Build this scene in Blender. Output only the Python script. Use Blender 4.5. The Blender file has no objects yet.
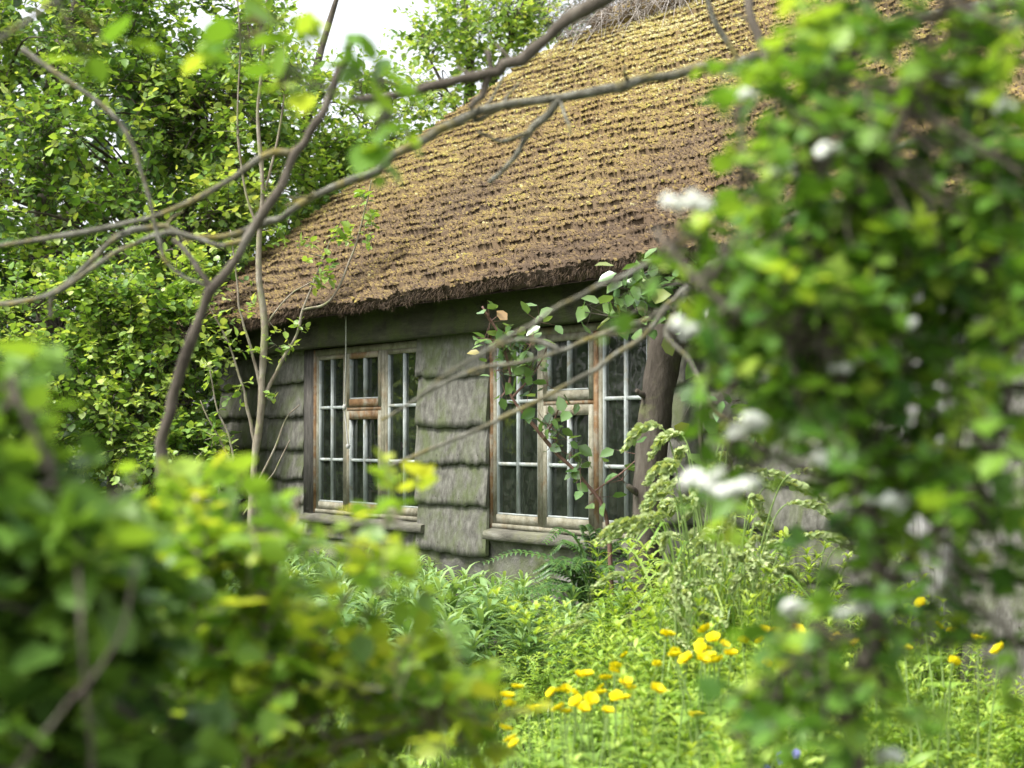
import bpy, math, random
import numpy as np
from mathutils import Vector, Matrix

random.seed(7)
RNG = np.random.default_rng(11)
S = bpy.context.scene
COL = S.collection
PI = math.pi

# ---------------------------------------------------------------- camera model
F = 1800.0
CAMZ = 1.3
PIT = math.atan(53 / F)
A = math.radians(30.8)
W0 = np.array([0.364, 10.4])
UX = np.array([math.sin(A), -math.cos(A)])
NY = np.array([math.cos(A), math.sin(A)])


def at(px, py, Y):
    """World point seen in the photo at (px, py), standing Y metres away."""
    u = (px - 512) / F
    v = -(py - 384) / F
    c, s = math.cos(PIT), math.sin(PIT)
    d = np.array([u, c - s * v, s + c * v])
    t = Y / d[1]
    return np.array([d[0] * t, Y, d[2] * t + CAMZ])


def loc2w(s, y, z):
    p = W0 + UX * s + NY * y
    return np.array([p[0], p[1], z])


def wallpt(px, py, off=0.0):
    """World point where the photo's (px, py) meets the house front, off metres behind it."""
    u = (px - 512) / F
    v = -(py - 384) / F
    c, s = math.cos(PIT), math.sin(PIT)
    d = np.array([u, c - s * v, s + c * v])
    t = (off + W0 @ NY) / (d[:2] @ NY)
    return np.array([d[0] * t, d[1] * t, d[2] * t + CAMZ])


# ---------------------------------------------------------------- small tools
def hash2(ix, iy, seed):
    h = (ix.astype(np.int64) * 374761393 + iy.astype(np.int64) * 668265263 + seed * 974634777) & 0x7FFFFFFF
    h = ((h ^ (h >> 13)) * 1274126177) & 0x7FFFFFFF
    return ((h ^ (h >> 16)) & 0xFFFF) / 65535.0


def vnoise(x, y, seed=0):
    x = np.asarray(x, float); y = np.asarray(y, float)
    ix = np.floor(x); iy = np.floor(y)
    fx = x - ix; fy = y - iy
    fx = fx * fx * (3 - 2 * fx); fy = fy * fy * (3 - 2 * fy)
    a = hash2(ix, iy, seed); b = hash2(ix + 1, iy, seed)
    c = hash2(ix, iy + 1, seed); d = hash2(ix + 1, iy + 1, seed)
    return (a * (1 - fx) + b * fx) * (1 - fy) + (c * (1 - fx) + d * fx) * fy


def fbm(x, y, seed=0, octs=3):
    t = 0; amp = 0.5
    for o in range(octs):
        t = t + amp * vnoise(x * 2 ** o, y * 2 ** o, seed + o * 17); amp *= 0.5
    return t / (1 - 0.5 ** octs)


def nrm(v):
    return v / np.maximum(np.linalg.norm(v, axis=-1, keepdims=True), 1e-9)


class MB:
    """Collects faces and links them as one mesh object."""

    def __init__(self):
        self.v = []; self.n = 0
        self.loops = []; self.sizes = []; self.mats = []; self.rnd = []

    def add(self, verts, faces, mat=0, rnd=0.5):
        verts = np.asarray(verts, float).reshape(-1, 3)
        if isinstance(faces, np.ndarray):
            fs = [faces]
        else:
            by = {}
            for f in faces:
                by.setdefault(len(f), []).append(f)
            fs = [np.array(x) for x in by.values()]
        for f in fs:
            m, k = f.shape
            self.loops.append((f + self.n).ravel())
            self.sizes.append(np.full(m, k))
            self.mats.append(np.full(m, mat))
            r = np.asarray(rnd, float)
            self.rnd.append(np.full(m, r) if r.ndim == 0 else r)
        self.v.append(verts); self.n += len(verts)

    def box(self, x0, x1, y0, y1, z0, z1, mat=0, rnd=0.5, jit=0.0):
        v = np.array([[x, y, z] for x in (x0, x1) for y in (y0, y1) for z in (z0, z1)], float)
        if jit:
            v += RNG.uniform(-jit, jit, v.shape)
        f = np.array([[0, 1, 3, 2], [4, 6, 7, 5], [0, 4, 5, 1], [2, 3, 7, 6], [0, 2, 6, 4], [1, 5, 7, 3]])
        self.add(v, f, mat, rnd)

    def tube(self, pts, rad, sides=7, mat=0, rnd=0.5, wob=0.0, cap=True):
        pts = np.asarray(pts, float); rad = np.asarray(rad, float)
        n = len(pts)
        t = nrm(np.gradient(pts, axis=0))
        ref = np.array([0.31, 0.2, 0.93]) if abs(t[0][2]) < 0.9 else np.array([1.0, 0.1, 0])
        vs = []
        a = np.linspace(0, 2 * PI, sides, endpoint=False)
        side = nrm(np.cross(t[0], ref))
        for i in range(n):
            side = nrm(side - t[i] * (side @ t[i]))
            up = np.cross(t[i], side)
            r = rad[i] * (1 + (RNG.uniform(-wob, wob, sides) if wob else 0))
            r = np.broadcast_to(r, a.shape)[:, None]
            vs.append(pts[i] + r * (np.cos(a)[:, None] * side + np.sin(a)[:, None] * up))
        v = np.concatenate(vs)
        i = np.arange(n - 1)[:, None] * sides
        k = np.arange(sides)[None, :]; k2 = (k + 1) % sides
        f = np.stack([i + k, i + k2, i + sides + k2, i + sides + k], -1).reshape(-1, 4)
        self.add(v, f, mat, rnd)
        if cap:
            c = np.array([list(range(sides))[::-1]]); d = np.array([[(n - 1) * sides + q for q in range(sides)]])
            self.add(v[:0], c - sides * n, mat, rnd); self.add(v[:0], d - sides * n, mat, rnd)

    def build(self, name, mats, parent=None, smooth=False, loc=None, rz=0.0, props=None):
        me = bpy.data.meshes.new(name)
        v = np.concatenate(self.v)
        if loc is not None and parent is None:
            v = v - np.asarray(loc)
        loops = np.concatenate(self.loops); sizes = np.concatenate(self.sizes)
        me.vertices.add(len(v)); me.vertices.foreach_set('co', v.ravel())
        me.loops.add(len(loops)); me.loops.foreach_set('vertex_index', loops.astype(np.int32))
        me.polygons.add(len(sizes))
        starts = np.concatenate([[0], np.cumsum(sizes)[:-1]])
        me.polygons.foreach_set('loop_start', starts.astype(np.int32))
        me.polygons.foreach_set('loop_total', sizes.astype(np.int32))
        me.polygons.foreach_set('material_index', np.concatenate(self.mats).astype(np.int32))
        if smooth:
            me.polygons.foreach_set('use_smooth', np.ones(len(sizes), bool))
        at_ = me.attributes.new('rnd', 'FLOAT', 'FACE')
        at_.data.foreach_set('value', np.concatenate(self.rnd).astype(np.float32))
        me.update(calc_edges=True); me.validate()
        for m in (mats if isinstance(mats, (list, tuple)) else [mats]):
            me.materials.append(m)
        o = bpy.data.objects.new(name, me); COL.objects.link(o)
        if parent is not None:
            o.parent = parent
        elif loc is not None:
            o.location = loc
        if props:
            for k, q in props.items(): o[k] = q
        return o


def thing(name, label, cat, loc=(0, 0, 0), rz=0.0, group=None):
    o = bpy.data.objects.new(name, None); COL.objects.link(o)
    o.empty_display_size = 0.1
    o.location = loc; o.rotation_euler = (0, 0, rz)
    o['label'] = label; o['category'] = cat
    if group: o['group'] = group
    return o


def dup(root, loc, rz=0.0, sc=1.0, label=None, group=None, tilt=(0, 0)):
    r = root.copy(); COL.objects.link(r)
    r.location = loc; r.rotation_euler = (tilt[0], tilt[1], rz); r.scale = (sc, sc, sc)
    if label: r['label'] = label
    if group: r['group'] = group
    for ch in list(root.children):
        c = ch.copy(); COL.objects.link(c); c.parent = r
        for g in ch.children:
            d = g.copy(); COL.objects.link(d); d.parent = c
    return r


def smooth_path(pts, n=8):
    p = np.asarray(pts, float)
    q = np.vstack([2 * p[0] - p[1], p, 2 * p[-1] - p[-2]])
    out = []
    for i in range(1, len(q) - 2):
        for t in np.linspace(0, 1, n, endpoint=False):
            out.append(0.5 * ((2 * q[i]) + (q[i + 1] - q[i - 1]) * t + (2 * q[i - 1] - 5 * q[i] + 4 * q[i + 1] - q[i + 2]) * t ** 2
                              + (3 * q[i] - q[i - 1] - 3 * q[i + 1] + q[i + 2]) * t ** 3))
    out.append(p[-1])
    return np.array(out)


# ---------------------------------------------------------------- materials
def mat(name):
    m = bpy.data.materials.new(name); m.use_nodes = True
    nt = m.node_tree; nt.nodes.clear()
    out = nt.nodes.new('ShaderNodeOutputMaterial')
    return m, nt, out


def N(nt, t, **kw):
    n = nt.nodes.new('ShaderNode' + t)
    for k, v in kw.items():
        if k.startswith('i_'):
            n.inputs[k[2:].replace('_', ' ')].default_value = v
        else:
            setattr(n, k, v)
    return n


def ramp(nt, fac, stops):
    r = nt.nodes.new('ShaderNodeValToRGB')
    e = r.color_ramp.elements
    while len(e) < len(stops): e.new(0.5)
    for q, (p, c) in zip(e, stops):
        q.position = p; q.color = (*c, 1)
    nt.links.new(fac, r.inputs[0])
    return r.outputs[0]


def noise(nt, scale, detail=4, rough=0.6, coord='Object', stretch=None, dist=0.0):
    tc = N(nt, 'TexCoord')
    src = tc.outputs[coord]
    if stretch:
        mp = N(nt, 'Mapping'); mp.inputs['Scale'].default_value = stretch
        nt.links.new(src, mp.inputs[0]); src = mp.outputs[0]
    n = N(nt, 'TexNoise'); n.inputs['Scale'].default_value = scale
    n.inputs['Detail'].default_value = detail; n.inputs['Roughness'].default_value = rough
    n.inputs['Distortion'].default_value = dist
    nt.links.new(src, n.inputs['Vector'])
    return n.outputs['Fac']


def mixc(nt, fac, a, b, mode='MIX'):
    m = N(nt, 'MixRGB', blend_type=mode)
    for i, q in ((0, fac), (1, a), (2, b)):
        if hasattr(q, 'is_output'): nt.links.new(q, m.inputs[i])
        elif i == 0: m.inputs[0].default_value = q
        else: m.inputs[i].default_value = (*q, 1)
    return m.outputs[0]


def leaf_mat(name, stops, trans=0.4, rough=0.42, spec=0.5, tint=(1.25, 1.15, 0.5), patch=0.0):
    m, nt, out = mat(name)
    a = N(nt, 'Attribute'); a.attribute_name = 'rnd'
    col = ramp(nt, a.outputs['Fac'], stops)
    if patch:
        nz = noise(nt, 60, 2)
        col = mixc(nt, patch, col, mixc(nt, nz, (0.5, 0.5, 0.5), (1.5, 1.5, 1.3)), 'MULTIPLY')
    p = N(nt, 'BsdfPrincipled'); p.inputs['Roughness'].default_value = rough
    p.inputs['Specular IOR Level'].default_value = spec
    nt.links.new(col, p.inputs['Base Color'])
    t = N(nt, 'BsdfTranslucent')
    nt.links.new(mixc(nt, 1.0, col, tint, 'MULTIPLY'), t.inputs['Color'])
    mx = N(nt, 'MixShader'); mx.inputs[0].default_value = trans
    nt.links.new(p.outputs[0], mx.inputs[1]); nt.links.new(t.outputs[0], mx.inputs[2])
    nt.links.new(mx.outputs[0], out.inputs[0])
    return m


def plain_mat(name, stops, scale=6, rough=0.8, stretch=None, bump=0.0, bscale=40, detail=5, spec=0.3, over=None):
    m, nt, out = mat(name)
    f = noise(nt, scale, detail, 0.65, stretch=stretch)
    col = ramp(nt, f, stops)
    if over:  # (colour, scale, low, high, strength): patches of a second growth or stain
        c2, sc, lo, hi, st = over
        g = noise(nt, sc, 5, 0.65, dist=0.6)
        mr = N(nt, 'MapRange'); mr.inputs['From Min'].default_value = lo; mr.inputs['From Max'].default_value = hi
        mr.inputs['To Max'].default_value = st
        nt.links.new(g, mr.inputs[0])
        col = mixc(nt, mr.outputs[0], col, c2)
    p = N(nt, 'BsdfPrincipled'); p.inputs['Roughness'].default_value = rough
    p.inputs['Specular IOR Level'].default_value = spec
    nt.links.new(col, p.inputs['Base Color'])
    if bump:
        b = N(nt, 'Bump'); b.inputs['Strength'].default_value = bump; b.inputs['Distance'].default_value = 0.02
        nt.links.new(noise(nt, bscale, 6, 0.7, stretch=stretch), b.inputs['Height'])
        nt.links.new(b.outputs[0], p.inputs['Normal'])
    nt.links.new(p.outputs[0], out.inputs[0])
    return m


G = {}
G['tree'] = leaf_mat('leaf_fresh', [(0, (.055, .125, .022)), (.35, (.15, .28, .05)), (.7, (.29, .43, .09)), (1, (.44, .53, .15))], .45)
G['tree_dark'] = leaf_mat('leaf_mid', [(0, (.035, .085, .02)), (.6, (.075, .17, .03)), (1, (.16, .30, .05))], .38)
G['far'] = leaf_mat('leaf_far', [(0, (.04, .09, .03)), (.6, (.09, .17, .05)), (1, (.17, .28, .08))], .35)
G['grey'] = leaf_mat('leaf_greyish', [(0, (.07, .11, .08)), (.6, (.14, .20, .13)), (1, (.24, .32, .16))], .35)
G['thorn'] = leaf_mat('leaf_thorn', [(0, (.05, .13, .022)), (.45, (.13, .27, .035)), (.8, (.25, .40, .05)), (1, (.38, .50, .08))], .5, .45, .35)
G['ivy'] = leaf_mat('leaf_glossy_dark', [(0, (.04, .095, .02)), (.5, (.105, .21, .032)), (.85, (.19, .33, .045)), (1, (.30, .43, .07))], .42, .42, .35)
G['lime'] = leaf_mat('leaf_young', [(0, (.09, .19, .03)), (.35, (.20, .36, .05)), (.7, (.36, .48, .06)), (1, (.50, .55, .08))], .52)
G['lily'] = leaf_mat('leaf_lance', [(0, (.06, .14, .04)), (.5, (.15, .28, .09)), (1, (.29, .42, .16))], .35, .38, .5)
G['herb'] = leaf_mat('leaf_herb', [(0, (.11, .22, .03)), (.5, (.26, .42, .06)), (1, (.44, .56, .11))], .42, .5)
G['grass'] = leaf_mat('blade', [(0, (.085, .18, .03)), (.5, (.20, .34, .06)), (1, (.37, .47, .12))], .4, .45)
G['seed'] = leaf_mat('seed_head', [(0, (.22, .32, .10)), (1, (.46, .53, .26))], .35, .6)
G['rose'] = leaf_mat('leaf_rose', [(0, (.09, .19, .06)), (.78, (.18, .28, .09)), (.88, (.28, .25, .07)), (1, (.34, .19, .08))], .3, .26, .8)
G['fern'] = leaf_mat('leaf_fern', [(0, (.03, .08, .02)), (1, (.09, .19, .04))], .3)
G['petal_y'] = leaf_mat('petal_yellow', [(0, (.74, .63, .01)), (1, (.82, .73, .014))], .25, .6, .2, (1, 1, .6))
G['petal_w'] = leaf_mat('petal_white', [(0, (.66, .70, .62)), (1, (.82, .82, .78))], .3, .6, .3, (1, 1, 1))
G['petal_b'] = leaf_mat('petal_blue', [(0, (.20, .22, .52)), (1, (.34, .34, .66))], .3, .6, .3, (1, 1, 1))
G['petal_p'] = leaf_mat('petal_pink', [(0, (.55, .10, .32)), (1, (.75, .28, .50))], .3, .6, .3, (1, 1, 1))
G['stem'] = plain_mat('green_stem', [(.3, (.10, .17, .04)), (.7, (.20, .28, .08))], 12, .6)
G['bark'] = plain_mat('bark_dark', [(.3, (.035, .028, .02)), (.55, (.10, .085, .065)), (.75, (.17, .16, .13))], 14, .9, (1, 1, .35), .8, 30)
G['bark_l'] = plain_mat('bark_pale', [(.3, (.13, .10, .07)), (.55, (.24, .21, .16)), (.75, (.34, .32, .26))], 18, .85, (1, 1, .4), .6, 40,
                        over=((.22, .25, .09), 9, .5, .65, .7))
G['bark_red'] = plain_mat('bark_reddish', [(.3, (.10, .05, .04)), (.7, (.21, .12, .09))], 30, .5, None, .3, 60)
G['lichen'] = plain_mat('bark_lichen', [(.3, (.07, .068, .05)), (.5, (.15, .145, .11)), (.7, (.30, .30, .25))], 26, .9, None, .9, 70,
                        over=((.26, .21, .03), 9, .50, .64, .75))
G['log'] = plain_mat('log_bark', [(.3, (.025, .02, .014)), (.5, (.065, .054, .042)), (.72, (.15, .135, .11))], 8, .9, (1, 1, .3), 1.0, 26,
                     over=((.13, .15, .05), 6, .55, .7, .5))

# ---------------------------------------------------------------- foliage builders
T_OVATE = (np.array([[0, 0, 0], [.30, .33, .05], [.68, .27, .03], [1, 0, -.10], [.30, -.33, .05], [.68, -.27, .03], [.34, 0, -.04], [.68, 0, -.06]]),
           [np.array([[0, 6, 1], [7, 3, 2], [0, 4, 6], [7, 5, 3]]), np.array([[6, 7, 2, 1], [6, 4, 5, 7]])])
T_SIMPLE = (np.array([[0, 0, 0], [.5, .30, .05], [1, 0, -.06], [.5, -.30, .05]]), [np.array([[0, 2, 1], [0, 3, 2]])])
_l = [[0, 0, 0], [.18, .20, .02], [.30, .46, .05], [.44, .26, .03], [.62, .40, .04], [.72, .20, 0], [1, 0, -.08],
      [.18, -.20, .02], [.30, -.46, .05], [.44, -.26, .03], [.62, -.40, .04], [.72, -.20, 0], [.2, 0, -.03], [.45, 0, -.05], [.72, 0, -.06]]
T_LOBED = (np.array(_l), [np.array([[0, 12, 1], [1, 3, 2], [3, 5, 4], [14, 6, 5], [0, 7, 12], [7, 8, 9], [9, 10, 11], [14, 11, 6]]),
                          np.array([[12, 13, 3, 1], [13, 14, 5, 3], [12, 7, 9, 13], [13, 9, 11, 14]])])
_q = [[x, s * w, z - (0.0 if s else .02)] for x, w, z in ((0, .03, 0), (.25, .085, .10), (.55, .10, .12), (.8, .06, .02), (1, .004, -.14)) for s in (-1, 0, 1)]
T_LANCE = (np.array(_q), [np.array([[i * 3 + j, i * 3 + 3 + j, i * 3 + 4 + j, i * 3 + 1 + j] for i in range(4) for j in range(2)])])


def add_leaves(mb, pos, axis, up, size, tmpl, matl, rnd, width=1.0):
    """Many leaves at once: template laid along axis, facing up."""
    pos = np.asarray(pos); n = len(pos)
    if n == 0: return
    x = nrm(axis)
    y = nrm(np.cross(up, x)); z = np.cross(x, y)
    tv, tf = tmpl; k = len(tv)
    size = np.broadcast_to(np.asarray(size, float), (n,))[:, None, None]
    w = np.broadcast_to(np.asarray(width, float), (n,))[:, None, None]
    v = pos[:, None, :] + size * (tv[None, :, 0:1] * x[:, None] + w * tv[None, :, 1:2] * y[:, None] + tv[None, :, 2:3] * z[:, None])
    off = (np.arange(n) * k)[:, None, None]
    base = mb.n
    rnd = np.broadcast_to(np.asarray(rnd, float), (n,))
    mb.v.append(v.reshape(-1, 3)); mb.n += n * k
    for f in tf:
        g = (f[None] + off).reshape(-1, f.shape[1])
        mb.loops.append((g + base).ravel()); mb.sizes.append(np.full(len(g), f.shape[1]))
        mb.mats.append(np.full(len(g), matl)); mb.rnd.append(np.repeat(rnd, len(f)))


def add_twigs(mb, p0, d, L, droop, r, matl, segs=3):
    """Thin three-sided twigs, n at once; returns their points (n, segs + 1, 3)."""
    n = len(p0); t = np.linspace(0, 1, segs + 1)
    d = nrm(d); L = np.broadcast_to(np.asarray(L, float), (n,))
    pts = p0[:, None] + L[:, None, None] * (t[None, :, None] * d[:, None])
    pts[:, :, 2] -= L[:, None] * droop * t[None] ** 2
    side = nrm(np.cross(d, np.array([.2, .3, .93]))); up = np.cross(d, side)
    r = np.broadcast_to(np.asarray(r, float), (n,))
    rr = r[:, None] * (1 - .7 * t)[None]
    ring = []
    for a in (0, 2 * PI / 3, 4 * PI / 3):
        ring.append(pts + rr[..., None] * (math.cos(a) * side[:, None] + math.sin(a) * up[:, None]))
    v = np.stack(ring, 2).reshape(-1, 3)
    f = []
    for s in range(segs):
        for a in range(3):
            b = (a + 1) % 3
            f.append([s * 3 + a, s * 3 + b, s * 3 + 3 + b, s * 3 + 3 + a])
    f = np.array(f)
    g = (f[None] + (np.arange(n) * (segs + 1) * 3)[:, None, None]).reshape(-1, 4)
    mb.add(v, g, matl, .5)
    return pts


def sprays(mb, p0, d, L, nl, leaf, tmpl, lm, tm, droop=.15, r=.004, spread=.9, tip=.35, flat=.5, width=1.0, base_rnd=None, jitter=.25):
    """Leafy twigs: leaves alternate along each twig, youngest and palest at the tip."""
    n = len(p0)
    if n == 0: return
    pts = add_twigs(mb, p0, d, L, droop, r, tm)
    d = nrm(d)
    side = nrm(np.cross(d, np.array([0.03, .05, 1.0])) + 1e-6)
    up = nrm(np.cross(side, d))
    if base_rnd is None: base_rnd = RNG.uniform(.1, .6, n)
    for k in range(nl):
        t = .12 + .88 * (k + RNG.uniform(-.3, .3, n)) / max(nl - 1, 1)
        t = np.clip(t, .05, 1)
        x = t * (pts.shape[1] - 1); i = np.minimum(x.astype(int), pts.shape[1] - 2); fr = (x - i)[:, None]
        p = pts[np.arange(n), i] * (1 - fr) + pts[np.arange(n), i + 1] * fr
        ang = k * 2.4 + RNG.uniform(-.5, .5, n)
        lat = np.cos(ang)[:, None] * side + (np.sin(ang) * (1 - flat))[:, None] * up
        ax = nrm(d * (1 - spread * .55) + lat * spread + RNG.normal(0, jitter, (n, 3)) + np.array([0, 0, -.08]))
        u = nrm(np.array([0, 0, 1.0]) * .9 + RNG.normal(0, .45, (n, 3)) + .3 * up)
        sz = leaf * RNG.uniform(.5, 1.3, n) * (1 - .35 * (t > .85))
        rn = np.clip(base_rnd + tip * (t - .45) + RNG.normal(0, .12, n), 0, 1)
        add_leaves(mb, p, ax, u, sz, tmpl, lm, rn, width)


def blob_points(c, rad, n, shell=.5):
    """Points through an ellipsoid, denser towards its outside, holed by noise."""
    d = nrm(RNG.normal(0, 1, (n, 3)))
    r = RNG.uniform(shell ** 3, 1, n) ** (1 / 3)
    return np.asarray(c) + d * r[:, None] * np.asarray(rad), d


def leafy_tree(name, label, cat, base, trunks, blobs, leaf, lm, bark, nspray=9, nl=11, L=.45, tmpl=T_OVATE, width=1.0, droop=.15, group=None,
               shade=(.1, .6), tip=.35, spread=.9, r=.004):
    """thing > trunk, crown. trunks: [(points, radii)], blobs: [(centre, radii, clumps)]."""
    base = np.asarray(base, float)
    t = thing(name, label, cat, base, group=group)
    tb = MB(); allp = []
    for pts, rad in trunks:
        q = smooth_path(np.asarray(pts) - base, 5)
        rr = np.interp(np.linspace(0, 1, len(q)), np.linspace(0, 1, len(rad)), rad)
        tb.tube(q, rr, 8, 0, .5, .08); allp.append(np.c_[q, rr])
    tr = tb.build('trunk', bark, t, smooth=True)
    allp = np.concatenate(allp)
    cb = MB()
    for c, rad, n in blobs:
        P, D = blob_points(np.asarray(c) - base, rad, n)
        for p, dd in zip(P, D):
            q = allp[np.argmin(((allp[:, :3] - p) ** 2).sum(1) + .3 * np.maximum(0, allp[:, 2] - p[2]) ** 2)]
            mid = (q[:3] + p) / 2 + RNG.normal(0, .08, 3) + np.array([0, 0, .1])
            path = smooth_path([q[:3], mid, p], 4)
            r0 = min(q[3] * .7, .008 + .008 * np.linalg.norm(p - q[:3]))
            cb.tube(path, np.linspace(r0, .004, len(path)), 4, 1, cap=False)
            m = max(2, int(nspray * RNG.uniform(.6, 1.4)))
            sd = nrm(dd * .55 + RNG.normal(0, .75, (m, 3)) + np.array([0, 0, .25]))
            sh = RNG.uniform(*shade) + RNG.normal(0, .08, m)
            sprays(cb, np.repeat(p[None], m, 0) + RNG.normal(0, .06, (m, 3)), sd, L * RNG.uniform(.6, 1.3, m), nl, leaf, tmpl, 0, 1, droop, r, spread, tip, width=width, base_rnd=sh)
    cb.build('crown', [lm, bark], t, smooth=True)
    return t


# ================================================================= WORLD AND LIGHT
w = bpy.data.worlds.new('World'); S.world = w; w.use_nodes = True
nt = w.node_tree
bg = nt.nodes['Background']
sky = nt.nodes.new('ShaderNodeTexSky'); sky.sky_type = 'NISHITA'; sky.sun_disc = False
SUN_EL, SUN_AZ = math.radians(56), math.atan2(-.55, -.25)
sky.sun_elevation = SUN_EL; sky.sun_rotation = SUN_AZ
sky.dust_density = 4.0; sky.air_density = 1.0; sky.ozone_density = 1.0
hs = nt.nodes.new('ShaderNodeHueSaturation'); hs.inputs['Saturation'].default_value = .22
nt.links.new(sky.outputs[0], hs.inputs['Color']); nt.links.new(hs.outputs[0], bg.inputs['Color'])
bg.inputs['Strength'].default_value = .15
sl = bpy.data.lights.new('sun', 'SUN'); sl.energy = 2.0; sl.angle = math.radians(12); sl.color = (1, .96, .89)
so = bpy.data.objects.new('sun', sl); COL.objects.link(so)
sd = Vector((math.sin(SUN_AZ) * math.cos(SUN_EL), math.cos(SUN_AZ) * math.cos(SUN_EL), math.sin(SUN_EL)))
so.rotation_euler = sd.to_track_quat('Z', 'Y').to_euler(); so.location = (0, 0, 20)
S.view_settings.view_transform = 'Standard'; S.view_settings.look = 'None'
S.view_settings.exposure = 1.6; S.view_settings.gamma = 1

cd = bpy.data.cameras.new('camera'); cam = bpy.data.objects.new('camera', cd); COL.objects.link(cam)
cd.sensor_width = 36; cd.lens = F / 1024 * 36; cd.clip_end = 800; cd.clip_start = .05
cam.location = (0, 0, CAMZ); cam.rotation_euler = (PI / 2 + PIT, 0, 0)
cd.dof.use_dof = True; cd.dof.focus_distance = 10.9; cd.dof.aperture_fstop = 3.3; cd.dof.aperture_blades = 7
S.camera = cam
S.render.engine = 'CYCLES'
S.cycles.max_bounces = 7; S.cycles.transmission_bounces = 4; S.cycles.diffuse_bounces = 4; S.cycles.glossy_bounces = 3
S.cycles.transparent_max_bounces = 8
S.cycles.use_denoising = True

# ================================================================= GROUND
gm = plain_mat('soil', [(.3, (.03, .035, .015)), (.6, (.06, .07, .025)), (.8, (.09, .10, .035))], 1.5, .95, None, .5, 20)
b = MB()
g1 = np.linspace(-1, 1, 90); g1 = np.sign(g1) * np.abs(g1) ** 2.2 * 250
gx, gy = np.meshgrid(g1, g1 + 20)
gz = (fbm(gx * .9, gy * .9, 5) - .5) * .1 * np.exp(-((gx / 25) ** 2 + ((gy - 8) / 25) ** 2)) - .03
i, j = np.meshgrid(np.arange(89), np.arange(89))
k = (j * 90 + i).ravel()
b.add(np.stack([gx, gy, gz], -1).reshape(-1, 3), np.stack([k, k + 1, k + 91, k + 90], -1))
b.build('ground', gm, smooth=True, props={'kind': 'structure'})

# ================================================================= COTTAGE
HR = -math.radians(90) + A
house = thing('cottage', 'old weatherboarded cottage with small paned windows under a mossy thatched roof', 'cottage', (W0[0], W0[1], 0), HR)
board = plain_mat('weathered_board', [(.25, (.032, .030, .024)), (.45, (.088, .086, .073)), (.6, (.135, .132, .114)), (.78, (.215, .21, .188))], 16, .9, (1.3, 1, .85), .35, 50, 9,
                  over=((.075, .098, .03), 4.0, .44, .64, .7))
board_grey = plain_mat('grey_plank', [(.25, (.16, .155, .15)), (.5, (.30, .295, .285)), (.75, (.42, .415, .40))], 6, .9, (6, 6, .6), .8, 14, 6,
                       over=((.12, .12, .08), 3, .5, .7, .5))
lint = plain_mat('mossy_shaded_beam', [(.3, (.022, .022, .014)), (.6, (.05, .05, .03)), (.8, (.09, .09, .055))], 8, .95, (.5, 1, 2), .8, 30,
                 over=((.055, .07, .018), 3, .45, .6, .8))  # dark wood base deepened to carry the eave shade, moss patches over it
plinthm = plain_mat('lime_render', [(.3, (.04, .04, .033)), (.5, (.095, .093, .08)), (.72, (.20, .195, .175))], 5, .9, None, .8, 30, 7,
                    over=((.07, .09, .025), 3, .45, .62, .8))
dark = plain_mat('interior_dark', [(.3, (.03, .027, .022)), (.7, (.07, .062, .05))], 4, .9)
paint = plain_mat('worn_grey_paint', [(.3, (.19, .21, .20)), (.5, (.28, .31, .30)), (.7, (.37, .40, .39))], 16, .7, (1, 1, .5), .3, 60,
                  over=((.19, .17, .11), 9, .55, .70, .8))
wood = plain_mat('bare_orange_wood', [(.3, (.10, .055, .025)), (.5, (.175, .10, .045)), (.75, (.25, .17, .09))], 14, .7, None, .4, 60,
                 over=((.25, .24, .19), 8, .48, .62, .75))
woodm = plain_mat('worn_stile', [(.3, (.11, .10, .065)), (.5, (.19, .18, .13)), (.75, (.29, .285, .235))], 14, .8, None, .4, 60,
                  over=((.20, .12, .055), 6, .54, .68, .5))

# glass: mostly clear, a little dirty, reflecting at grazing angles
gl, gt, go = mat('window_glass')
fr = N(gt, 'Fresnel'); fr.inputs[0].default_value = 1.75
tr_ = N(gt, 'BsdfTransparent'); tr_.inputs[0].default_value = (.62, .76, .64, 1)
gs = N(gt, 'BsdfGlossy'); gs.inputs['Roughness'].default_value = .03
mx = N(gt, 'MixShader'); gt.links.new(fr.outputs[0], mx.inputs[0]); gt.links.new(tr_.outputs[0], mx.inputs[1]); gt.links.new(gs.outputs[0], mx.inputs[2])
df = N(gt, 'BsdfDiffuse'); df.inputs[0].default_value = (.24, .30, .22, 1)
m2 = N(gt, 'MixShader')
mr = N(gt, 'MapRange'); mr.inputs['From Min'].default_value = .45; mr.inputs['From Max'].default_value = .8; mr.inputs['To Min'].default_value = .03; mr.inputs['To Max'].default_value = .10
gt.links.new(noise(gt, 14, 5, .7), mr.inputs[0]); gt.links.new(mr.outputs[0], m2.inputs[0])
gt.links.new(mx.outputs[0], m2.inputs[1]); gt.links.new(df.outputs[0], m2.inputs[2])
bp = N(gt, 'Bump'); bp.inputs['Strength'].default_value = .25; bp.inputs['Distance'].default_value = .02
gt.links.new(noise(gt, 3, 2), bp.inputs['Height']); gt.links.new(bp.outputs[0], gs.inputs['Normal'])
gt.links.new(m2.outputs[0], go.inputs[0])

SL, SR = -5.42, 5.8
DEPTH = 7.4
WIN = [(-3.52, -1.80), (-.905, .83)]
WZ0, WZ1 = .74, 1.945
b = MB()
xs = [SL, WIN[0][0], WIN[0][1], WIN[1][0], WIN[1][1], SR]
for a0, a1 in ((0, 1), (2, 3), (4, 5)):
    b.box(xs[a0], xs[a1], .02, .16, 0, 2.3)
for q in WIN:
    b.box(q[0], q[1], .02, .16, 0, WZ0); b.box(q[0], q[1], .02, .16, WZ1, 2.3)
b.box(SL, SR, DEPTH - .14, DEPTH, 0, 2.3)
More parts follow.
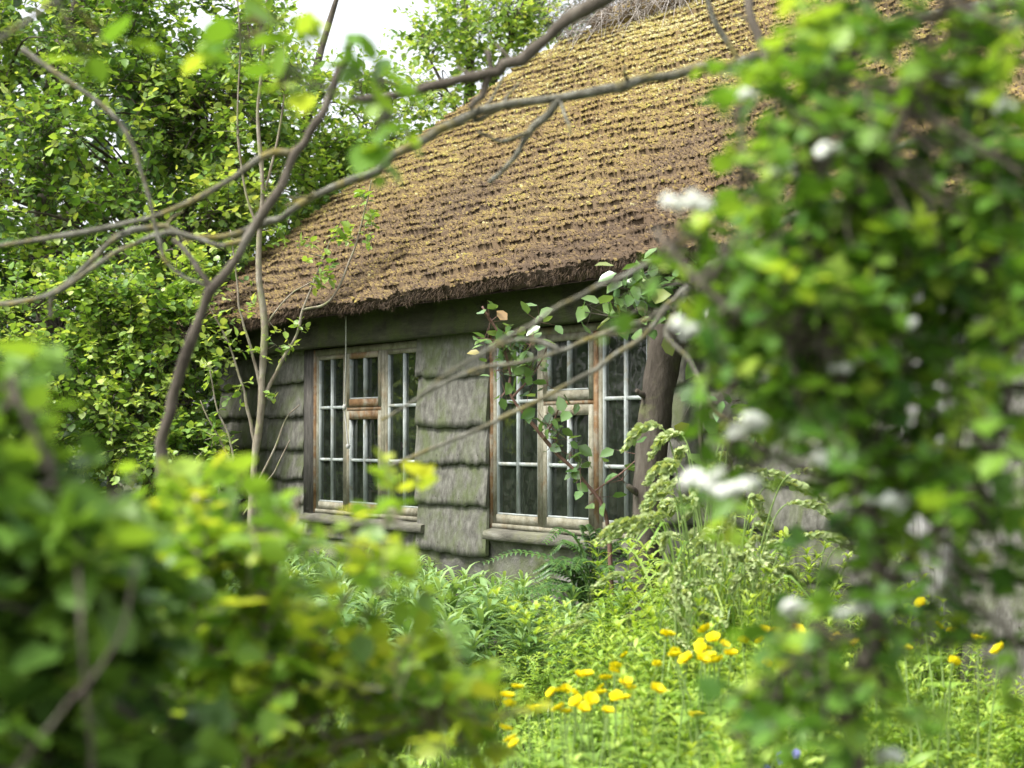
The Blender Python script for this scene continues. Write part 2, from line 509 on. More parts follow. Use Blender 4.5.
# gables
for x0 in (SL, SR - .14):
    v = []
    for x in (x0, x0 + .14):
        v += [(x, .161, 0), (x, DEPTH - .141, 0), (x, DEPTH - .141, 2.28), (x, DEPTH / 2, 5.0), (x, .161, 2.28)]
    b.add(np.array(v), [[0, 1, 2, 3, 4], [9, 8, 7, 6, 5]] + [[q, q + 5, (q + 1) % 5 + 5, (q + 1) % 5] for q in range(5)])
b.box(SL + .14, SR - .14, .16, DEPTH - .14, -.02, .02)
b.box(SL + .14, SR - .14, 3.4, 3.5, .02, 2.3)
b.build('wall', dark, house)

# cladding: wide waney-edged boards, each lapping over the one below
def cladding(x0, x1, laps, prof, lean_l=0.0, lean_r=0.0, seed=0, top=2.0, cols=46, out=0.0):
    """laps: heights of the lower edges from top to bottom."""
    b = MB()
    tops = [top] + laps[:-1]
    for q, (zt, zb) in enumerate(zip(tops, laps)):
        zt2 = zt + .05
        n = max(10, int((x1 - x0) * cols)); mrows = 9
        u = np.linspace(0, 1, n)
        j0, j1 = RNG.uniform(-.012, .012, 2)
        xx = x0 + j0 + u * (x1 - x0 + j1 - j0)
        edge = (fbm(xx * 3.2, xx * 0 + q, seed + q * 7, 4) - .5) * .038 + (vnoise(xx * 28, xx * 0, seed + q) - .5) * (.012 + .020 * (q % 3 == 2)) + np.clip(vnoise(xx * 9, xx * 0, seed + q + 50) - .75, 0, 1) * .06
        tilt = RNG.uniform(-.010, .010)
        rows = []
        for r in range(mrows):
            f = r / (mrows - 1)
            z = zt2 + (zb + edge + tilt * (u - .5) - zt2) * f
            yy = -(.012 + prof * f) - out - (.010) * (fbm(xx * 1.7, xx * 0 + q * 3 + f, seed + 3) - .5) - .006 * vnoise(xx * 9, z * 9, seed + 4)
            xo = lean_l * f * (1 - u) + lean_r * f * u + (vnoise(z * 12, z * 0, seed + 9) - .5) * .01 * (u > .98)
            rows.append(np.stack([xx + xo, yy, z], -1))
        front = np.array(rows)
        back = front[[-1, 0]].copy(); back[0, :, 1] += .028; back[1, :, 1] += .007; front[-1, :, 1] += .004
        grid = np.concatenate([front, back], 0); R = len(grid)
        i, j = np.meshgrid(np.arange(n - 1), np.arange(R - 1)); k = (j * n + i).ravel()
        rnd = RNG.uniform()
        b.add(grid.reshape(-1, 3), np.stack([k, k + n, k + n + 1, k + 1], -1), 0, rnd)
        # side grain
        for c in (0, n - 1):
            col = grid[:, c]; m_ = len(col)
            fr_ = col[:mrows]; bk = np.linspace(col[-1], col[-2], mrows)
            v = np.concatenate([fr_, bk])
            ff = [[a, a + 1, mrows + a + 1, mrows + a] for a in range(mrows - 1)]
            b.add(v, ff, 0, rnd)
        for xn in np.arange(x0 + .06, x1 - .04, .27):
            xa = xn + RNG.uniform(-.05, .05); zn = zb + .045 + RNG.uniform(0, .02); c_ = int(np.clip((xa - x0) / (x1 - x0), 0, 1) * (n - 1))
            yn = front[:, c_, 1].min() - .001; a_ = np.linspace(0, 2 * PI, 7, endpoint=False)
            b.add(np.stack([xa + .006 * np.cos(a_), np.full(7, yn), zn + .006 * np.sin(a_)], -1), [[0, 1, 2, 3, 4, 5, 6]], 1, .1)
    return b


cladding(-5.42, -3.69, [1.93, 1.70, 1.455, 1.20, .98, .80, .60], .04, 0, -.012, 3, 2.02).build('cladding', [board, dark], house)
cl2 = cladding(-1.84, -.91, [1.69, 1.365, 1.125, .865, .56], .032, .0, .012, 21, 1.99, out=.035)
cl2.build('cladding', [board, dark], house)
cladding(.93, 2.78, [1.80, 1.56, 1.33, 1.08, .84, .60], .04, 0, 0, 33, 2.02).build('cladding', [board, dark], house)
cladding(3.10, 5.75, [1.75, 1.5, 1.24, .98, .72, .46, .15], .04, 0, 0, 41, 2.02).build('cladding', [board, dark], house)
# plinth boards below the sills
pl = cladding(-3.75, -1.9, [.56, .40, .16], .03, 0, 0, 51, .69)
pl.build('plinth', [board, dark], house)
b = MB()
n = 90; mrow = 14
xx, zz = np.meshgrid(np.linspace(-1.9, 2.78, n), np.linspace(.685, 0, mrow))
yy = -.02 - .03 * fbm(xx * 2, zz * 4, 8) - .02 * (fbm(xx * 7, zz * 7, 9) > .55)
i, j = np.meshgrid(np.arange(n - 1), np.arange(mrow - 1)); k = (j * n + i).ravel()
b.add(np.stack([xx, yy, zz], -1).reshape(-1, 3), np.stack([k, k + n, k + n + 1, k + 1], -1))
b.build('plinth', plinthm, house, smooth=True)
# lintel beam under the eaves
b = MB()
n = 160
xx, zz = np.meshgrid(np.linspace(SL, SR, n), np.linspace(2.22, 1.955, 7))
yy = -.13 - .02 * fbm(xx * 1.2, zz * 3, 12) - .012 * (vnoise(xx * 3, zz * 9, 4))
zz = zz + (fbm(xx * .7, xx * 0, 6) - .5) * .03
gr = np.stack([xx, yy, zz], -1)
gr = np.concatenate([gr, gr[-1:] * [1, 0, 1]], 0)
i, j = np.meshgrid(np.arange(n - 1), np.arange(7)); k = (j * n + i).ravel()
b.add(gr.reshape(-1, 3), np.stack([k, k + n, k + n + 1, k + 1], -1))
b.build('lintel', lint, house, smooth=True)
# vertical pale plank post at the right, dark gap beside it
b = MB()
for q in range(3):
    b.box(2.80 + q * .097, 2.89 + q * .097, -.10 - .01 * q, .01, 0, 1.95, 0, .5, .006)
b.build('corner_post', board_grey, house)
# jamb boards beside the windows
jm = plain_mat('jamb_dark', [(.3, (.03, .028, .025)), (.55, (.075, .07, .062)), (.8, (.15, .14, .12))], 9, .9, (5, 5, .8), .6, 20)
for x0, x1 in ((-3.70, -3.525), (-1.03, -.91), (.835, .925)):
    b = MB(); b.box(x0, x1, -.04, .015, .70, 1.96, 0, .5, .004); b.build('jamb', jm, house)

# windows
CB = [[(-3.52, -2.975), (-2.975, -2.388), (-2.388, -1.80)], [(-.905, -.30), (-.30, .275), (.275, .83)]]
ZB = [.835, 1.135, 1.515, 1.862]


def casement(x0, x1, z0, z1, bars, y, side_wood, name, parent, mt, st=.036, bot=.055, midx=True, topw=.03):
    b = MB()
    y0, y1 = y - .022, y + .022
    # stiles run full height, rails butt between them
    b.box(x0, x0 + st, y0, y1, z0, z1, 0, .5, .0015); b.box(x1 - st, x1, y0, y1, z0, z1, 0, .5, .0015)
    b.box(x0 + st, x1 - st, y0 + .002, y1 - .002, z0, z0 + bot, 2); b.box(x0 + st, x1 - st, y0 + .002, y1 - .002, z1 - topw, z1, 2)
    c = (x0 + x1) / 2
    if midx: b.box(c - .0105, c + .0105, y0 + .006, y1 - .006, z0 + bot, z1 - topw, 1)
    for zb in bars:
        b.box(x0 + st, c - .0105, y0 + .009, y1 - .009, zb - .011, zb + .011, 1); b.box(c + .0105, x1 - st, y0 + .009, y1 - .009, zb - .011, zb + .011, 1)
    # inner painted fillets
    b.box(x0 + st, x0 + st + .012, y0 + .005, y1 - .005, z0 + bot, z1 - topw, 1); b.box(x1 - st - .012, x1 - st, y0 + .005, y1 - .005, z0 + bot, z1 - topw, 1)
    b.box(x0 + st + .012, x1 - st - .012, y0 + .0055, y1 - .0055, z0 + bot, z0 + bot + .010, 1)
    return b.build(name, mt, parent)


for wi in range(2):
    (xl, xr) = WIN[wi]
    b = MB()
    fy0, fy1 = -.045, .10
    b.box(xl, xl + .022, fy0, fy1, WZ0, WZ1, 1, .5, .002); b.box(xr - .022, xr, fy0, fy1, WZ0, WZ1, 0, .5, .002)
    b.box(xl + .022, xr - .022, fy0 + .003, fy1, WZ1 - .045, WZ1, 0); b.box(xl + .022, xr - .022, fy0 + .003, fy1, WZ0, WZ0 + .028, 0)
    for c in (CB[wi][1][0], CB[wi][1][1]):
        b.box(c - .019, c + .019, fy0 + .004, fy1 - .01, WZ0 + .028, WZ1 - .045, 1 if (c > CB[wi][1][0] and wi == 1) else 0)
    b.box(CB[wi][1][0] + .019, CB[wi][1][1] - .019, fy0 + .006, fy1 - .012, 1.487, 1.512, 1)
    wn = b.build('window', [woodm, wood], house)
    z0, z1 = WZ0 + .030, WZ1 - .047
    y = -.012
    casement(xl + .024, CB[wi][1][0] - .021, z0, z1, [1.135, 1.515], y, False, 'casement', wn, [woodm, paint, woodm])
    casement(CB[wi][1][1] + .021, xr - .024, z0, z1, [1.135, 1.515], y, False, 'casement', wn, [woodm, paint, woodm])
    casement(CB[wi][1][0] + .021, CB[wi][1][1] - .021, z0, 1.485, [1.135], y - .012, True, 'casement', wn, [woodm, paint, wood if wi == 0 else woodm], .04, .06, True, .06)
    casement(CB[wi][1][0] + .021, CB[wi][1][1] - .021, 1.514, z1, [], y - .012, True, 'fanlight', wn, [woodm, paint, wood if wi == 0 else woodm], .04, .055, True, .04)
    for xa, xb in ((xl + .055, CB[wi][1][0] - .055), (CB[wi][1][0] + .058, CB[wi][1][1] - .058), (CB[wi][1][1] + .055, xr - .055)):
        b = MB(); b.add([(xa, y, z0 + .03), (xb, y, z0 + .03), (xb, y, z1 - .02), (xa, y, z1 - .02)], [[0, 1, 2, 3]]); b.build('pane', gl, wn)
    b = MB()
    n = 40
    x = np.linspace(xl - .14 if wi == 0 else xl + .01, xr + .08, n)
    e = (fbm(x * 5, x * 0, wi + 70) - .5) * .025
    prof = [(-.03, WZ0 - .002), (-.095, WZ0 - .020), (-.10, WZ0 - .068), (-.03, WZ0 - .085)]
    gr = np.array([[(xx_, py_ - ee, pz_ + ee * .3) for xx_, ee in zip(x, e)] for py_, pz_ in prof])
    i, j = np.meshgrid(np.arange(n - 1), np.arange(3)); k = (j * n + i).ravel()
    b.add(gr.reshape(-1, 3), np.stack([k, k + n, k + n + 1, k + 1], -1))
    b.add(gr[:, 0], [[0, 1, 2, 3]]); b.add(gr[:, -1], [[3, 2, 1, 0]])
    b.build('sill', plain_mat('sill_board', [(.3, (.06, .058, .045)), (.55, (.12, .116, .092)), (.8, (.20, .195, .165))], 8, .9, (.6, 2, 2), .6, 40,
                              over=((.12, .135, .05), 4, .5, .68, .5)), wn)

# ---------------- thatched roof
EY, EZ = -.37, 2.20        # eave, top surface
RY, RZ = 3.74, 5.20        # ridge
SLOPE = math.hypot(RY - EY, RZ - EZ)
sx, sz_ = (RY - EY) / SLOPE, (RZ - EZ) / SLOPE
NC = 36                    # courses
thatch, tt, to = mat('mossy_thatch')
aa = N(tt, 'Attribute'); aa.attribute_name = 'rnd'
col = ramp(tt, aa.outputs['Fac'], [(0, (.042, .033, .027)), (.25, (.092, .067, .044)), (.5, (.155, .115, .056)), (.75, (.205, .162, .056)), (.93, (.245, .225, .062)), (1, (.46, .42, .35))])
nz = noise(tt, .9, 4, .6)
col = mixc(tt, ramp(tt, nz, [(.35, (0, 0, 0)), (.65, (.6, .6, .6))]), col, mixc(tt, 1.0, col, (1.0, .93, .84), 'MULTIPLY'))
pp = N(tt, 'BsdfPrincipled'); pp.inputs['Roughness'].default_value = .95; pp.inputs['Specular IOR Level'].default_value = .1
tt.links.new(col, pp.inputs['Base Color']); tt.links.new(pp.outputs[0], to.inputs[0])


def roof_left(y):      # ragged left edge, clipped towards the ridge
    q = (np.asarray(y) - EY) / (RY - EY)
    return -6.1 + .85 * np.clip((q - .90) / .10, 0, 1) ** 1.3 + .06 * np.sin(q * 9)


b = MB()
nu, nv = 760, NC * 9 + 1
v1 = np.linspace(0, 1, nv)
U, V = np.meshgrid(np.linspace(0, 1, nu), v1)
L0 = roof_left(EY + V * (RY - EY))
Sx = L0 + (U ** 1.12) * (SR + .35 - L0)


def roof_surface(Sx, V):
    course = V * NC + .9 * (fbm(Sx * .8, V * 5, 31) - .5) + .22 * (vnoise(Sx * 7, V * 30, 32) - .5) + .22 * (vnoise(Sx * 28, V * 60, 33) - .5)
    f = course - np.floor(course)
    row = np.floor(course)
    lip = .030 * (1 - f) ** 1.0 * (.25 + 1.5 * vnoise(Sx * 4, row * 3.7, 5))
    rag = .014 * (vnoise(Sx * 22, V * NC * 2.1, 7) - .5) + .012 * (vnoise(Sx * 32, V * NC * 4, 9) - .5)
    big = .10 * (fbm(Sx * .6, V * 4, 15) - .5)
    h = lip + rag + big
    sag = -.10 * np.sin(np.clip((Sx + 5.2) / 8, 0, 1) * PI) * V
    y = EY + V * (RY - EY) - h * sz_
    z = EZ + V * (RZ - EZ) + h * sx + sag
    edge = np.clip(1 - V * 30, 0, 1)
    y = y - edge * .05 * (vnoise(Sx * 9, V * 0, 3) - .3)
    return y, z, f, row


y_, z_, f_, row_ = roof_surface(Sx, V)
rn = np.clip(.24 + .4 * (fbm(Sx * 1.5, V * 9, 40) - .5) + .10 * (vnoise(Sx * 30, V * 160, 41) - .5) + .2 * V, .0, .9)
i, j = np.meshgrid(np.arange(nu - 1), np.arange(nv - 1)); k = (j * nu + i).ravel()
b.add(np.stack([Sx, y_, z_], -1).reshape(-1, 3), np.stack([k, k + 1, k + nu + 1, k + nu], -1), 0, rn[:-1, :-1].ravel())
# underside, back slope and gable edges of the thatch
TH = .06
x0, x1 = -6.08, SR + .33
ue = [(x0, EY + .03, EZ - TH), (x1, EY + .03, EZ - TH), (x1, RY, RZ - .22), (x0 + .8, RY, RZ - .22)]
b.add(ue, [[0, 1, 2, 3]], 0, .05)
b.add([(x0 + .8, RY, RZ - .02), (x1, RY, RZ - .02), (x1, 2 * RY - EY, EZ), (x0, 2 * RY - EY, EZ)], [[3, 2, 1, 0]], 0, .4)
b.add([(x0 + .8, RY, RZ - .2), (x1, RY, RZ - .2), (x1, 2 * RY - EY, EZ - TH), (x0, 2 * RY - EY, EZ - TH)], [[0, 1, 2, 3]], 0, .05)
# eave face
n = nu
top = np.stack([Sx[0], y_[0], z_[0]], -1); bot = np.stack([Sx[0], np.full(nu, EY + .03), EZ - TH + .02 * vnoise(Sx[0] * 12, Sx[0] * 0, 2)], -1)
k = np.arange(nu - 1)
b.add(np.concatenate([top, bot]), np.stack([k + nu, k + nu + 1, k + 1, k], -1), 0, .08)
lft = np.stack([Sx[:, 0], y_[:, 0], z_[:, 0]], -1); lb = lft - np.array([-.02, 0, TH + .05])
k = np.arange(nv - 1)
b.add(np.concatenate([lft, lb]), np.stack([k, k + 1, k + nv + 1, k + nv], -1), 0, .2)
# tufts of moss and reed ends
def tufts(M, umax, lenr, widr, rlo, rhi, lipbias, down=.55, straw=.0):
    u = RNG.uniform(0, 1, M) ** 1.1; v = RNG.uniform(0, 1, M)
    l0 = roof_left(EY + v * (RY - EY)); s = l0 + u * (umax - l0)
    y, z, f, row = roof_surface(s, v)
    keep = RNG.uniform(0, 1, M) < (1 - lipbias) + lipbias * (1 - f) ** 2
    s, y, z, f, v = s[keep], y[keep], z[keep], f[keep], v[keep]; m = len(s)
    P = np.stack([s, y + .01, z - .004], -1)
    dn = np.array([0, -sx, -sz_]); nn = np.array([0, -sz_, sx])
    d = nrm(dn * down + nn * .6 + RNG.normal(0, .5, (m, 3)))
    Ln = RNG.uniform(*lenr, m)[:, None]; W = RNG.uniform(*widr, m)[:, None]
    sd_ = nrm(np.cross(d, RNG.normal(0, 1, (m, 3))))
    vv = np.stack([P - sd_ * W * .4, P + d * Ln * .5 + sd_ * W, P + d * Ln, P + d * Ln * .5 - sd_ * W], 1)
    r = np.clip(rlo + (rhi - rlo) * np.clip(.45 + .7 * (fbm(s * 1.2, v * 7, 40) - .5) + .55 * (v - .45) + RNG.normal(0, .25, m), 0, 1), 0, .95)
    if straw: r = np.where(RNG.uniform(0, 1, m) < straw, 1.0, r)
    kk = (np.arange(m) * 4)[:, None]
    b.add(vv.reshape(-1, 3), np.concatenate([kk + q for q in range(4)], 1), 0, r)


def clumps(M, umax, rr_, rlo, rhi, lipbias):
    u = RNG.uniform(0, 1, M) ** 1.1; v = RNG.uniform(0, 1, M)
    l0 = roof_left(EY + v * (RY - EY)); s = l0 + u * (umax - l0)
    y, z, f, row = roof_surface(s, v)
    keep = RNG.uniform(0, 1, M) < (1 - lipbias) + lipbias * (1 - f) ** 1.6
    s, y, z, f, v = s[keep], y[keep], z[keep], f[keep], v[keep]; m = len(s)
    nn = np.array([0, -sz_, sx]); t1 = np.array([1.0, 0, 0]); t2 = np.array([0, sx, sz_])
    P = np.stack([s, y, z], -1) - nn * .004
    R_ = RNG.uniform(*rr_, m); ph = RNG.uniform(0, 6.28, m)
    vs = []
    for q in range(5):
        a_ = ph + q * 2 * PI / 5; rj = (R_ * RNG.uniform(.7, 1.3, m))[:, None]
        vs.append(P + rj * (np.cos(a_)[:, None] * t1 + np.sin(a_)[:, None] * t2))
    vs.append(P + nn * (R_ * RNG.uniform(.6, 1.5, m))[:, None] - t2 * (R_ * RNG.uniform(.1, 1.0, m))[:, None] + RNG.normal(0, .004, (m, 3)))
    vv = np.stack(vs, 1); kk = (np.arange(m) * 6)[:, None]
    fc = np.concatenate([kk + np.array([[q, (q + 1) % 5, 5]]) for q in range(5)], 0)
    r = np.clip(rlo + (rhi - rlo) * np.clip(.45 + .8 * (fbm(s * 1.2, v * 7, 40) - .5) + .6 * (v - .45) + RNG.normal(0, .22, m), 0, 1), 0, .95)
    b.add(vv.reshape(-1, 3), fc, 0, np.tile(r, 5))


clumps(300000, 3.5, (.006, .017), .16, .97, .62)
tufts(260000, 3.5, (.010, .030), (.0018, .0045), .05, .95, .5, straw=.006)
tufts(110000, 3.5, (.018, .045), (.0015, .0035), .0, .60, .93, .95, straw=.01)
# hairy eave fringe
M = 15000
s = RNG.uniform(-6.1, 4, M); y, z, f, r_ = roof_surface(s, np.zeros(M))
P = np.stack([s, y + RNG.uniform(0, .06, M), z - RNG.uniform(0, .06, M)], -1)
d = nrm(np.array([0, -.35, -.8]) + RNG.normal(0, .35, (M, 3))); Ln = RNG.uniform(.015, .045, M)[:, None]; W = RNG.uniform(.0015, .0035, M)[:, None]
sd_ = nrm(np.cross(d, RNG.normal(0, 1, (M, 3))))
vv = np.stack([P - sd_ * W, P + sd_ * W, P + d * Ln], 1)
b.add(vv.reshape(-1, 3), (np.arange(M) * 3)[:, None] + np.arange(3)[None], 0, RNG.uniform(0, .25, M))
roof = b.build('roof', thatch, house)
# ridge: dead grey twigs at its left end, then a mossy cap
b = MB()
nr, na = 130, 9
s = np.linspace(-5.25, SR + .3, nr)
ang = np.linspace(-.9, 3.9, na)
Sg, Ag = np.meshgrid(s, ang)
rr = .10 + .07 * fbm(Sg * 2, Ag * 1.5, 60) + .05 * vnoise(Sg * 14, Ag * 4, 61)
sag = -.10 * np.sin(np.clip((Sg + 5.2) / 8, 0, 1) * PI)
grd = np.stack([Sg, RY + .03 - rr * np.cos(Ag) * 1.3, RZ - .03 + sag + rr * np.sin(Ag)], -1)
i, j = np.meshgrid(np.arange(nr - 1), np.arange(na - 1)); k = (j * nr + i).ravel()
b.add(grd.reshape(-1, 3), np.stack([k, k + nr, k + nr + 1, k + 1], -1), 0, RNG.uniform(.15, .8, len(k)))
M = 700
s = -5.5 + 2.2 * RNG.uniform(0, 1, M) ** 1.3
P = np.stack([s, RY + RNG.normal(-.05, .15, M) - .2 * (RNG.uniform(0, 1, M) < .3), RZ + RNG.uniform(-.12, .10, M)], -1)
d = nrm(np.array([.5, -.25, .05]) + RNG.normal(0, .6, (M, 3)))
add_twigs(b, P, d, RNG.uniform(.15, .55, M), .25, .006, 1)
b.build('ridge', [thatch, plain_mat('dead_twig', [(.3, (.17, .15, .13)), (.7, (.36, .33, .30))], 8, .9)], roof)

# ================================================================= THINGS ABOUT THE HOUSE
p0 = wallpt(346, 316, -.2); p1 = wallpt(344.5, 407, -.12); p2 = wallpt(348, 446, -.12)
b = MB(); b.tube(smooth_path([p0, (p0 + p1) / 2 + [.004, 0, 0], p1, (p1 + p2) / 2, p2], 6), np.full(25, .005), 5)
b.tube([p1 - [0, 0, .02], p1, p1 + [0, 0, .02]], [.012, .018, .010], 6)
b.tube([p2 - [0, 0, .02], p2, p2 + [0, 0, .015]], [.010, .018, .010], 6)
o = b.build('hanging_cord', plain_mat('cord_grey', [(.3, (.30, .30, .28)), (.7, (.45, .45, .42))], 30, .8), loc=p0)
o['label'] = 'pale knotted cord hanging from the eaves before the far window'; o['category'] = 'cord'

# pink orchid indoors
q = loc2w(-3.16, .30, .76)
orch = thing('orchid', 'pink flowering orchid in a pot behind the glass of the far window', 'plant', q)
b = MB(); a = np.linspace(0, 2 * PI, 14, endpoint=False)
prof = [(0, 0), (.055, 0), (.075, .13), (.082, .13), (.082, .15), (.068, .15), (.06, .12), (0, .12)]
v = np.array([[r * math.cos(t), r * math.sin(t), z] for r, z in prof for t in a])
f = [[i * 14 + k, i * 14 + (k + 1) % 14, i * 14 + 14 + (k + 1) % 14, i * 14 + 14 + k] for i in range(7) for k in range(14)]
b.add(v, f); b.build('pot', plain_mat('pot_clay', [(.3, (.22, .10, .06)), (.7, (.30, .15, .09))], 8), orch)
b = MB()
for tz, tx in ((.52, .10), (.42, -.12)):
    pth = smooth_path([[0, 0, .12], [tx * .4, 0, tz * .7], [tx, -.02, tz], [tx * 1.8, -.05, tz - .06]], 5)
    b.tube(pth, np.full(len(pth), .004), 5); fl = MB()
    for t in range(6, len(pth), 2):
        for kk in range(5):
            an = kk * 2 * PI / 5
            ax = np.array([[math.cos(an), -.25, math.sin(an)]])
            add_leaves(fl, pth[t][None] + [0, -.02, 0], ax, np.array([[0, -1.0, .2]]), .045, T_OVATE, 0, RNG.uniform(0, 1, 1), 1.3)
    fl.build('flower_spray', G['petal_p'], orch, smooth=True)
b.build('stem', G['stem'], orch)
b = MB(); n = 6; an = np.arange(n) * 1.05
add_leaves(b, np.tile([0, 0, .13], (n, 1)), np.stack([np.cos(an), np.sin(an), an * 0 + .5], -1), np.tile([0, 0, 1.0], (n, 1)), .2, T_LANCE, 0, RNG.uniform(0, 1, n), 1.6)
b.build('foliage', G['lily'], orch, smooth=True)
b = MB(); st = loc2w(-3.16, .34, 0)
stand = thing('plant_stand', 'dark wooden stool under the orchid behind the far window', 'stool', st)
b.tube([[0, 0, .715], [0, 0, .757]], [.15, .15], 18); b.build('seat', dark, stand)
for sx_, sy_ in ((1, 1), (1, -1), (-1, 1), (-1, -1)):
    b = MB(); b.tube([[.13 * sx_, .13 * sy_, .02], [.09 * sx_, .09 * sy_, .716]], [.015, .02], 6); b.build('leg', dark, stand)

# rough log leaning as a prop before the right window
pb = at(628, 640, 9.25); pb[2] = -.02; pm = at(650, 470, 9.25); pt = at(672, 318, 9.28)
b = MB(); pth = smooth_path([pb, (pb + pm) / 2 + [.02, 0, 0], pm, (pm + pt) / 2 + [-.015, .01, 0], pt], 7)
b.tube(pth - pb, np.linspace(.074, .090, len(pth)) + RNG.uniform(-.005, .005, len(pth)), 14, 0, .5, .06)
for t, r in ((12, .022), (20, .018)):
    c = pth[t] - pb; b.tube([c, c + [-.08, -.05, .05], c + [-.11, -.08, .07]], [r, r * .9, r * .6], 7, 0, .5, .1)
o = b.build('timber_prop', G['log'], smooth=True, loc=None); o.location = pb
o['label'] = 'rough bark covered log leaning under the eaves before the near window'; o['category'] = 'log'


def woody(mb, path, r0, r1, sides=7, m=0, n=7, wob=.06):
    q = smooth_path(path, n)
    k = max(4, int(len(q) / 2.4))
    off = np.stack([np.interp(np.arange(len(q)), np.linspace(0, len(q) - 1, k), RNG.normal(0, 1, k)) for _ in range(3)], -1)
    rr = np.linspace(r0, r1, len(q))
    q = q + off * (rr * .24 + .0012)[:, None] * np.minimum(1, np.arange(len(q)) / 3)[:, None]
    rr = rr * (1 + np.interp(np.arange(len(q)), np.linspace(0, len(q) - 1, k), RNG.uniform(-.15, .30, k)))
    mb.tube(q, rr, sides, m, .5, wob); return q


# rose shoot across the near window
Yr = 9.35
base = at(614, 640, Yr); base[2] = 0
rose = thing('rose_bush', 'tall reddish rose shoot with glossy leaves arching across the near window', 'rose', base)
b = MB()
pth = woody(b, [np.zeros(3)] + [at(x, y, Yr) - base for x, y in ((608, 528), (582, 480), (545, 440), (512, 398), (510, 370), (502, 340), (482, 306))], .012, .006, 6)
p2 = woody(b, [at(512, 398, Yr) - base, at(535, 372, Yr) - base, at(548, 345, Yr) - base], .006, .003, 5)
p3 = woody(b, [at(545, 440, Yr) - base, at(556, 415, Yr) - base, at(560, 405, Yr - .05) - base], .006, .003, 5)
p4 = woody(b, [at(590, 495, Yr) - base, at(625, 470, Yr) - base, at(640, 455, Yr) - base], .005, .002, 5)
b.build('stem', G['bark_red'], rose, smooth=True)
b = MB()
cl = [(490, 322, 5), (500, 340, 8), (510, 352, 10), (520, 362, 12), (530, 345, 7), (540, 322, 4), (498, 370, 5), (505, 392, 4), (528, 395, 3), (548, 425, 8), (556, 440, 8), (570, 455, 7), (580, 470, 6), (565, 418, 4),
      (600, 497, 3), (622, 480, 4), (640, 455, 3), (515, 335, 6), (548, 385, 4)]
for x, y, n in cl:
    n = int(n * 1.5)
    c = at(x, y, Yr) - base
    P = c + RNG.normal(0, .05, (n, 3)); d = nrm(RNG.normal(0, 1, (n, 3)) + [0, -.3, -.1])
    add_leaves(b, P, d, nrm(RNG.normal(0, .5, (n, 3)) + [-.2, -.4, .8]), RNG.uniform(.055, .095, n), T_OVATE, 0, np.clip(RNG.uniform(0, .75, n) + (.22 if y < 330 and x < 500 else 0), 0, 1), 1.0)
    add_twigs(b, np.repeat(c[None], n, 0), P - c, np.linalg.norm(P - c, axis=1), 0, .0025, 1)
b.build('foliage', [G['rose'], G['bark_red']], rose, smooth=True)

# climber under the eave at the right, its stem behind the log
Yc = 8.9
base = at(735, 640, Yc); base[2] = 0
climb = thing('climbing_plant', 'leafy climber trailing along the eaves above the near window', 'climber', base)
b = MB()
woody(b, [np.zeros(3), at(712, 520, Yc) - base, at(700, 420, Yc) - base, at(720, 330, Yc) - base, at(690, 285, Yc) - base, at(640, 290, Yc) - base, at(600, 285, Yc) - base], .014, .004, 6)
woody(b, [at(720, 330, Yc) - base, at(700, 320, Yc) - base, at(640, 320, Yc) - base, at(585, 312, Yc) - base], .007, .003, 5)
woody(b, [at(712, 520, Yc) - base, at(760, 430, Yc) - base, at(745, 350, Yc) - base], .010, .004, 5)
b.build('stem', G['bark'], climb, smooth=True)
b = MB()
for x, y, n in [(592, 308, 4), (606, 300, 7), (618, 285, 8), (630, 292, 9), (645, 300, 8), (655, 285, 9), (668, 295, 9), (680, 280, 9), (692, 290, 10), (700, 270, 8), (712, 290, 10), (720, 310, 9), (735, 300, 9), (745, 340, 8),
                (700, 330, 5), (675, 305, 7), (620, 315, 4), (668, 430, 3), (690, 405, 4), (740, 400, 6), (730, 430, 5), (650, 270, 4), (640, 312, 5), (710, 340, 6), (760, 390, 6), (755, 430, 5)]:
    c = at(x, y, Yc) - base
    P = c + RNG.normal(0, .05, (n, 3)); d = nrm(RNG.normal(0, 1, (n, 3)) + [0, -.4, -.35])
    add_leaves(b, P, d, nrm(RNG.normal(0, .45, (n, 3)) + [-.2, -.5, .8]), RNG.uniform(.08, .13, n), T_OVATE, 0, np.where(RNG.uniform(0, 1, n) < .1, .82, RNG.uniform(0, .7, n)), .95)
    add_twigs(b, np.repeat(c[None], n, 0), P - c, np.linalg.norm(P - c, axis=1), 0, .0025, 1)
b.build('foliage', [G['rose'], G['bark']], climb, smooth=True)

# fern under the near window
base = at(596, 640, 9.55); base[2] = .0
fern = thing('fern', 'dark feathery fern growing against the wall under the near window', 'fern', base)
b = MB(); sb = MB()
for k in range(26):
    an = RNG.uniform(0, 2 * PI); rad = RNG.uniform(.12, .34)
    tipp = np.array([math.cos(an) * rad * 1.3, math.sin(an) * .16 - .1, RNG.uniform(.45, .82)])
    pth = smooth_path([[0, 0, 0], tipp * [.35, .35, .8], tipp, tipp * [1.5, 1.5, .93]], 8)
    sb.tube(pth, np.linspace(.004, .001, len(pth)), 4, cap=False)
    for sgn in (-1, 1):
        i0 = np.arange(7, len(pth)); t = nrm(np.gradient(pth, axis=0))[i0]
        sd_ = nrm(np.cross(t, [0.1, -.3, 1.0])) * sgn
        add_leaves(b, pth[i0], sd_ + t * .6, np.tile([0, -.3, 1.0], (len(i0), 1)), .07 * np.linspace(1, .35, len(i0)), T_LANCE, 0, RNG.uniform(0, 1, len(i0)), 1.8)
sb.build('stem', G['stem'], fern); b.build('frond', G['fern'], fern, smooth=True)

# ================================================================= TREES BEHIND AND BESIDE
def P(x, y, Y): return at(x, y, Y)


def R(px, Y): return px / F * Y


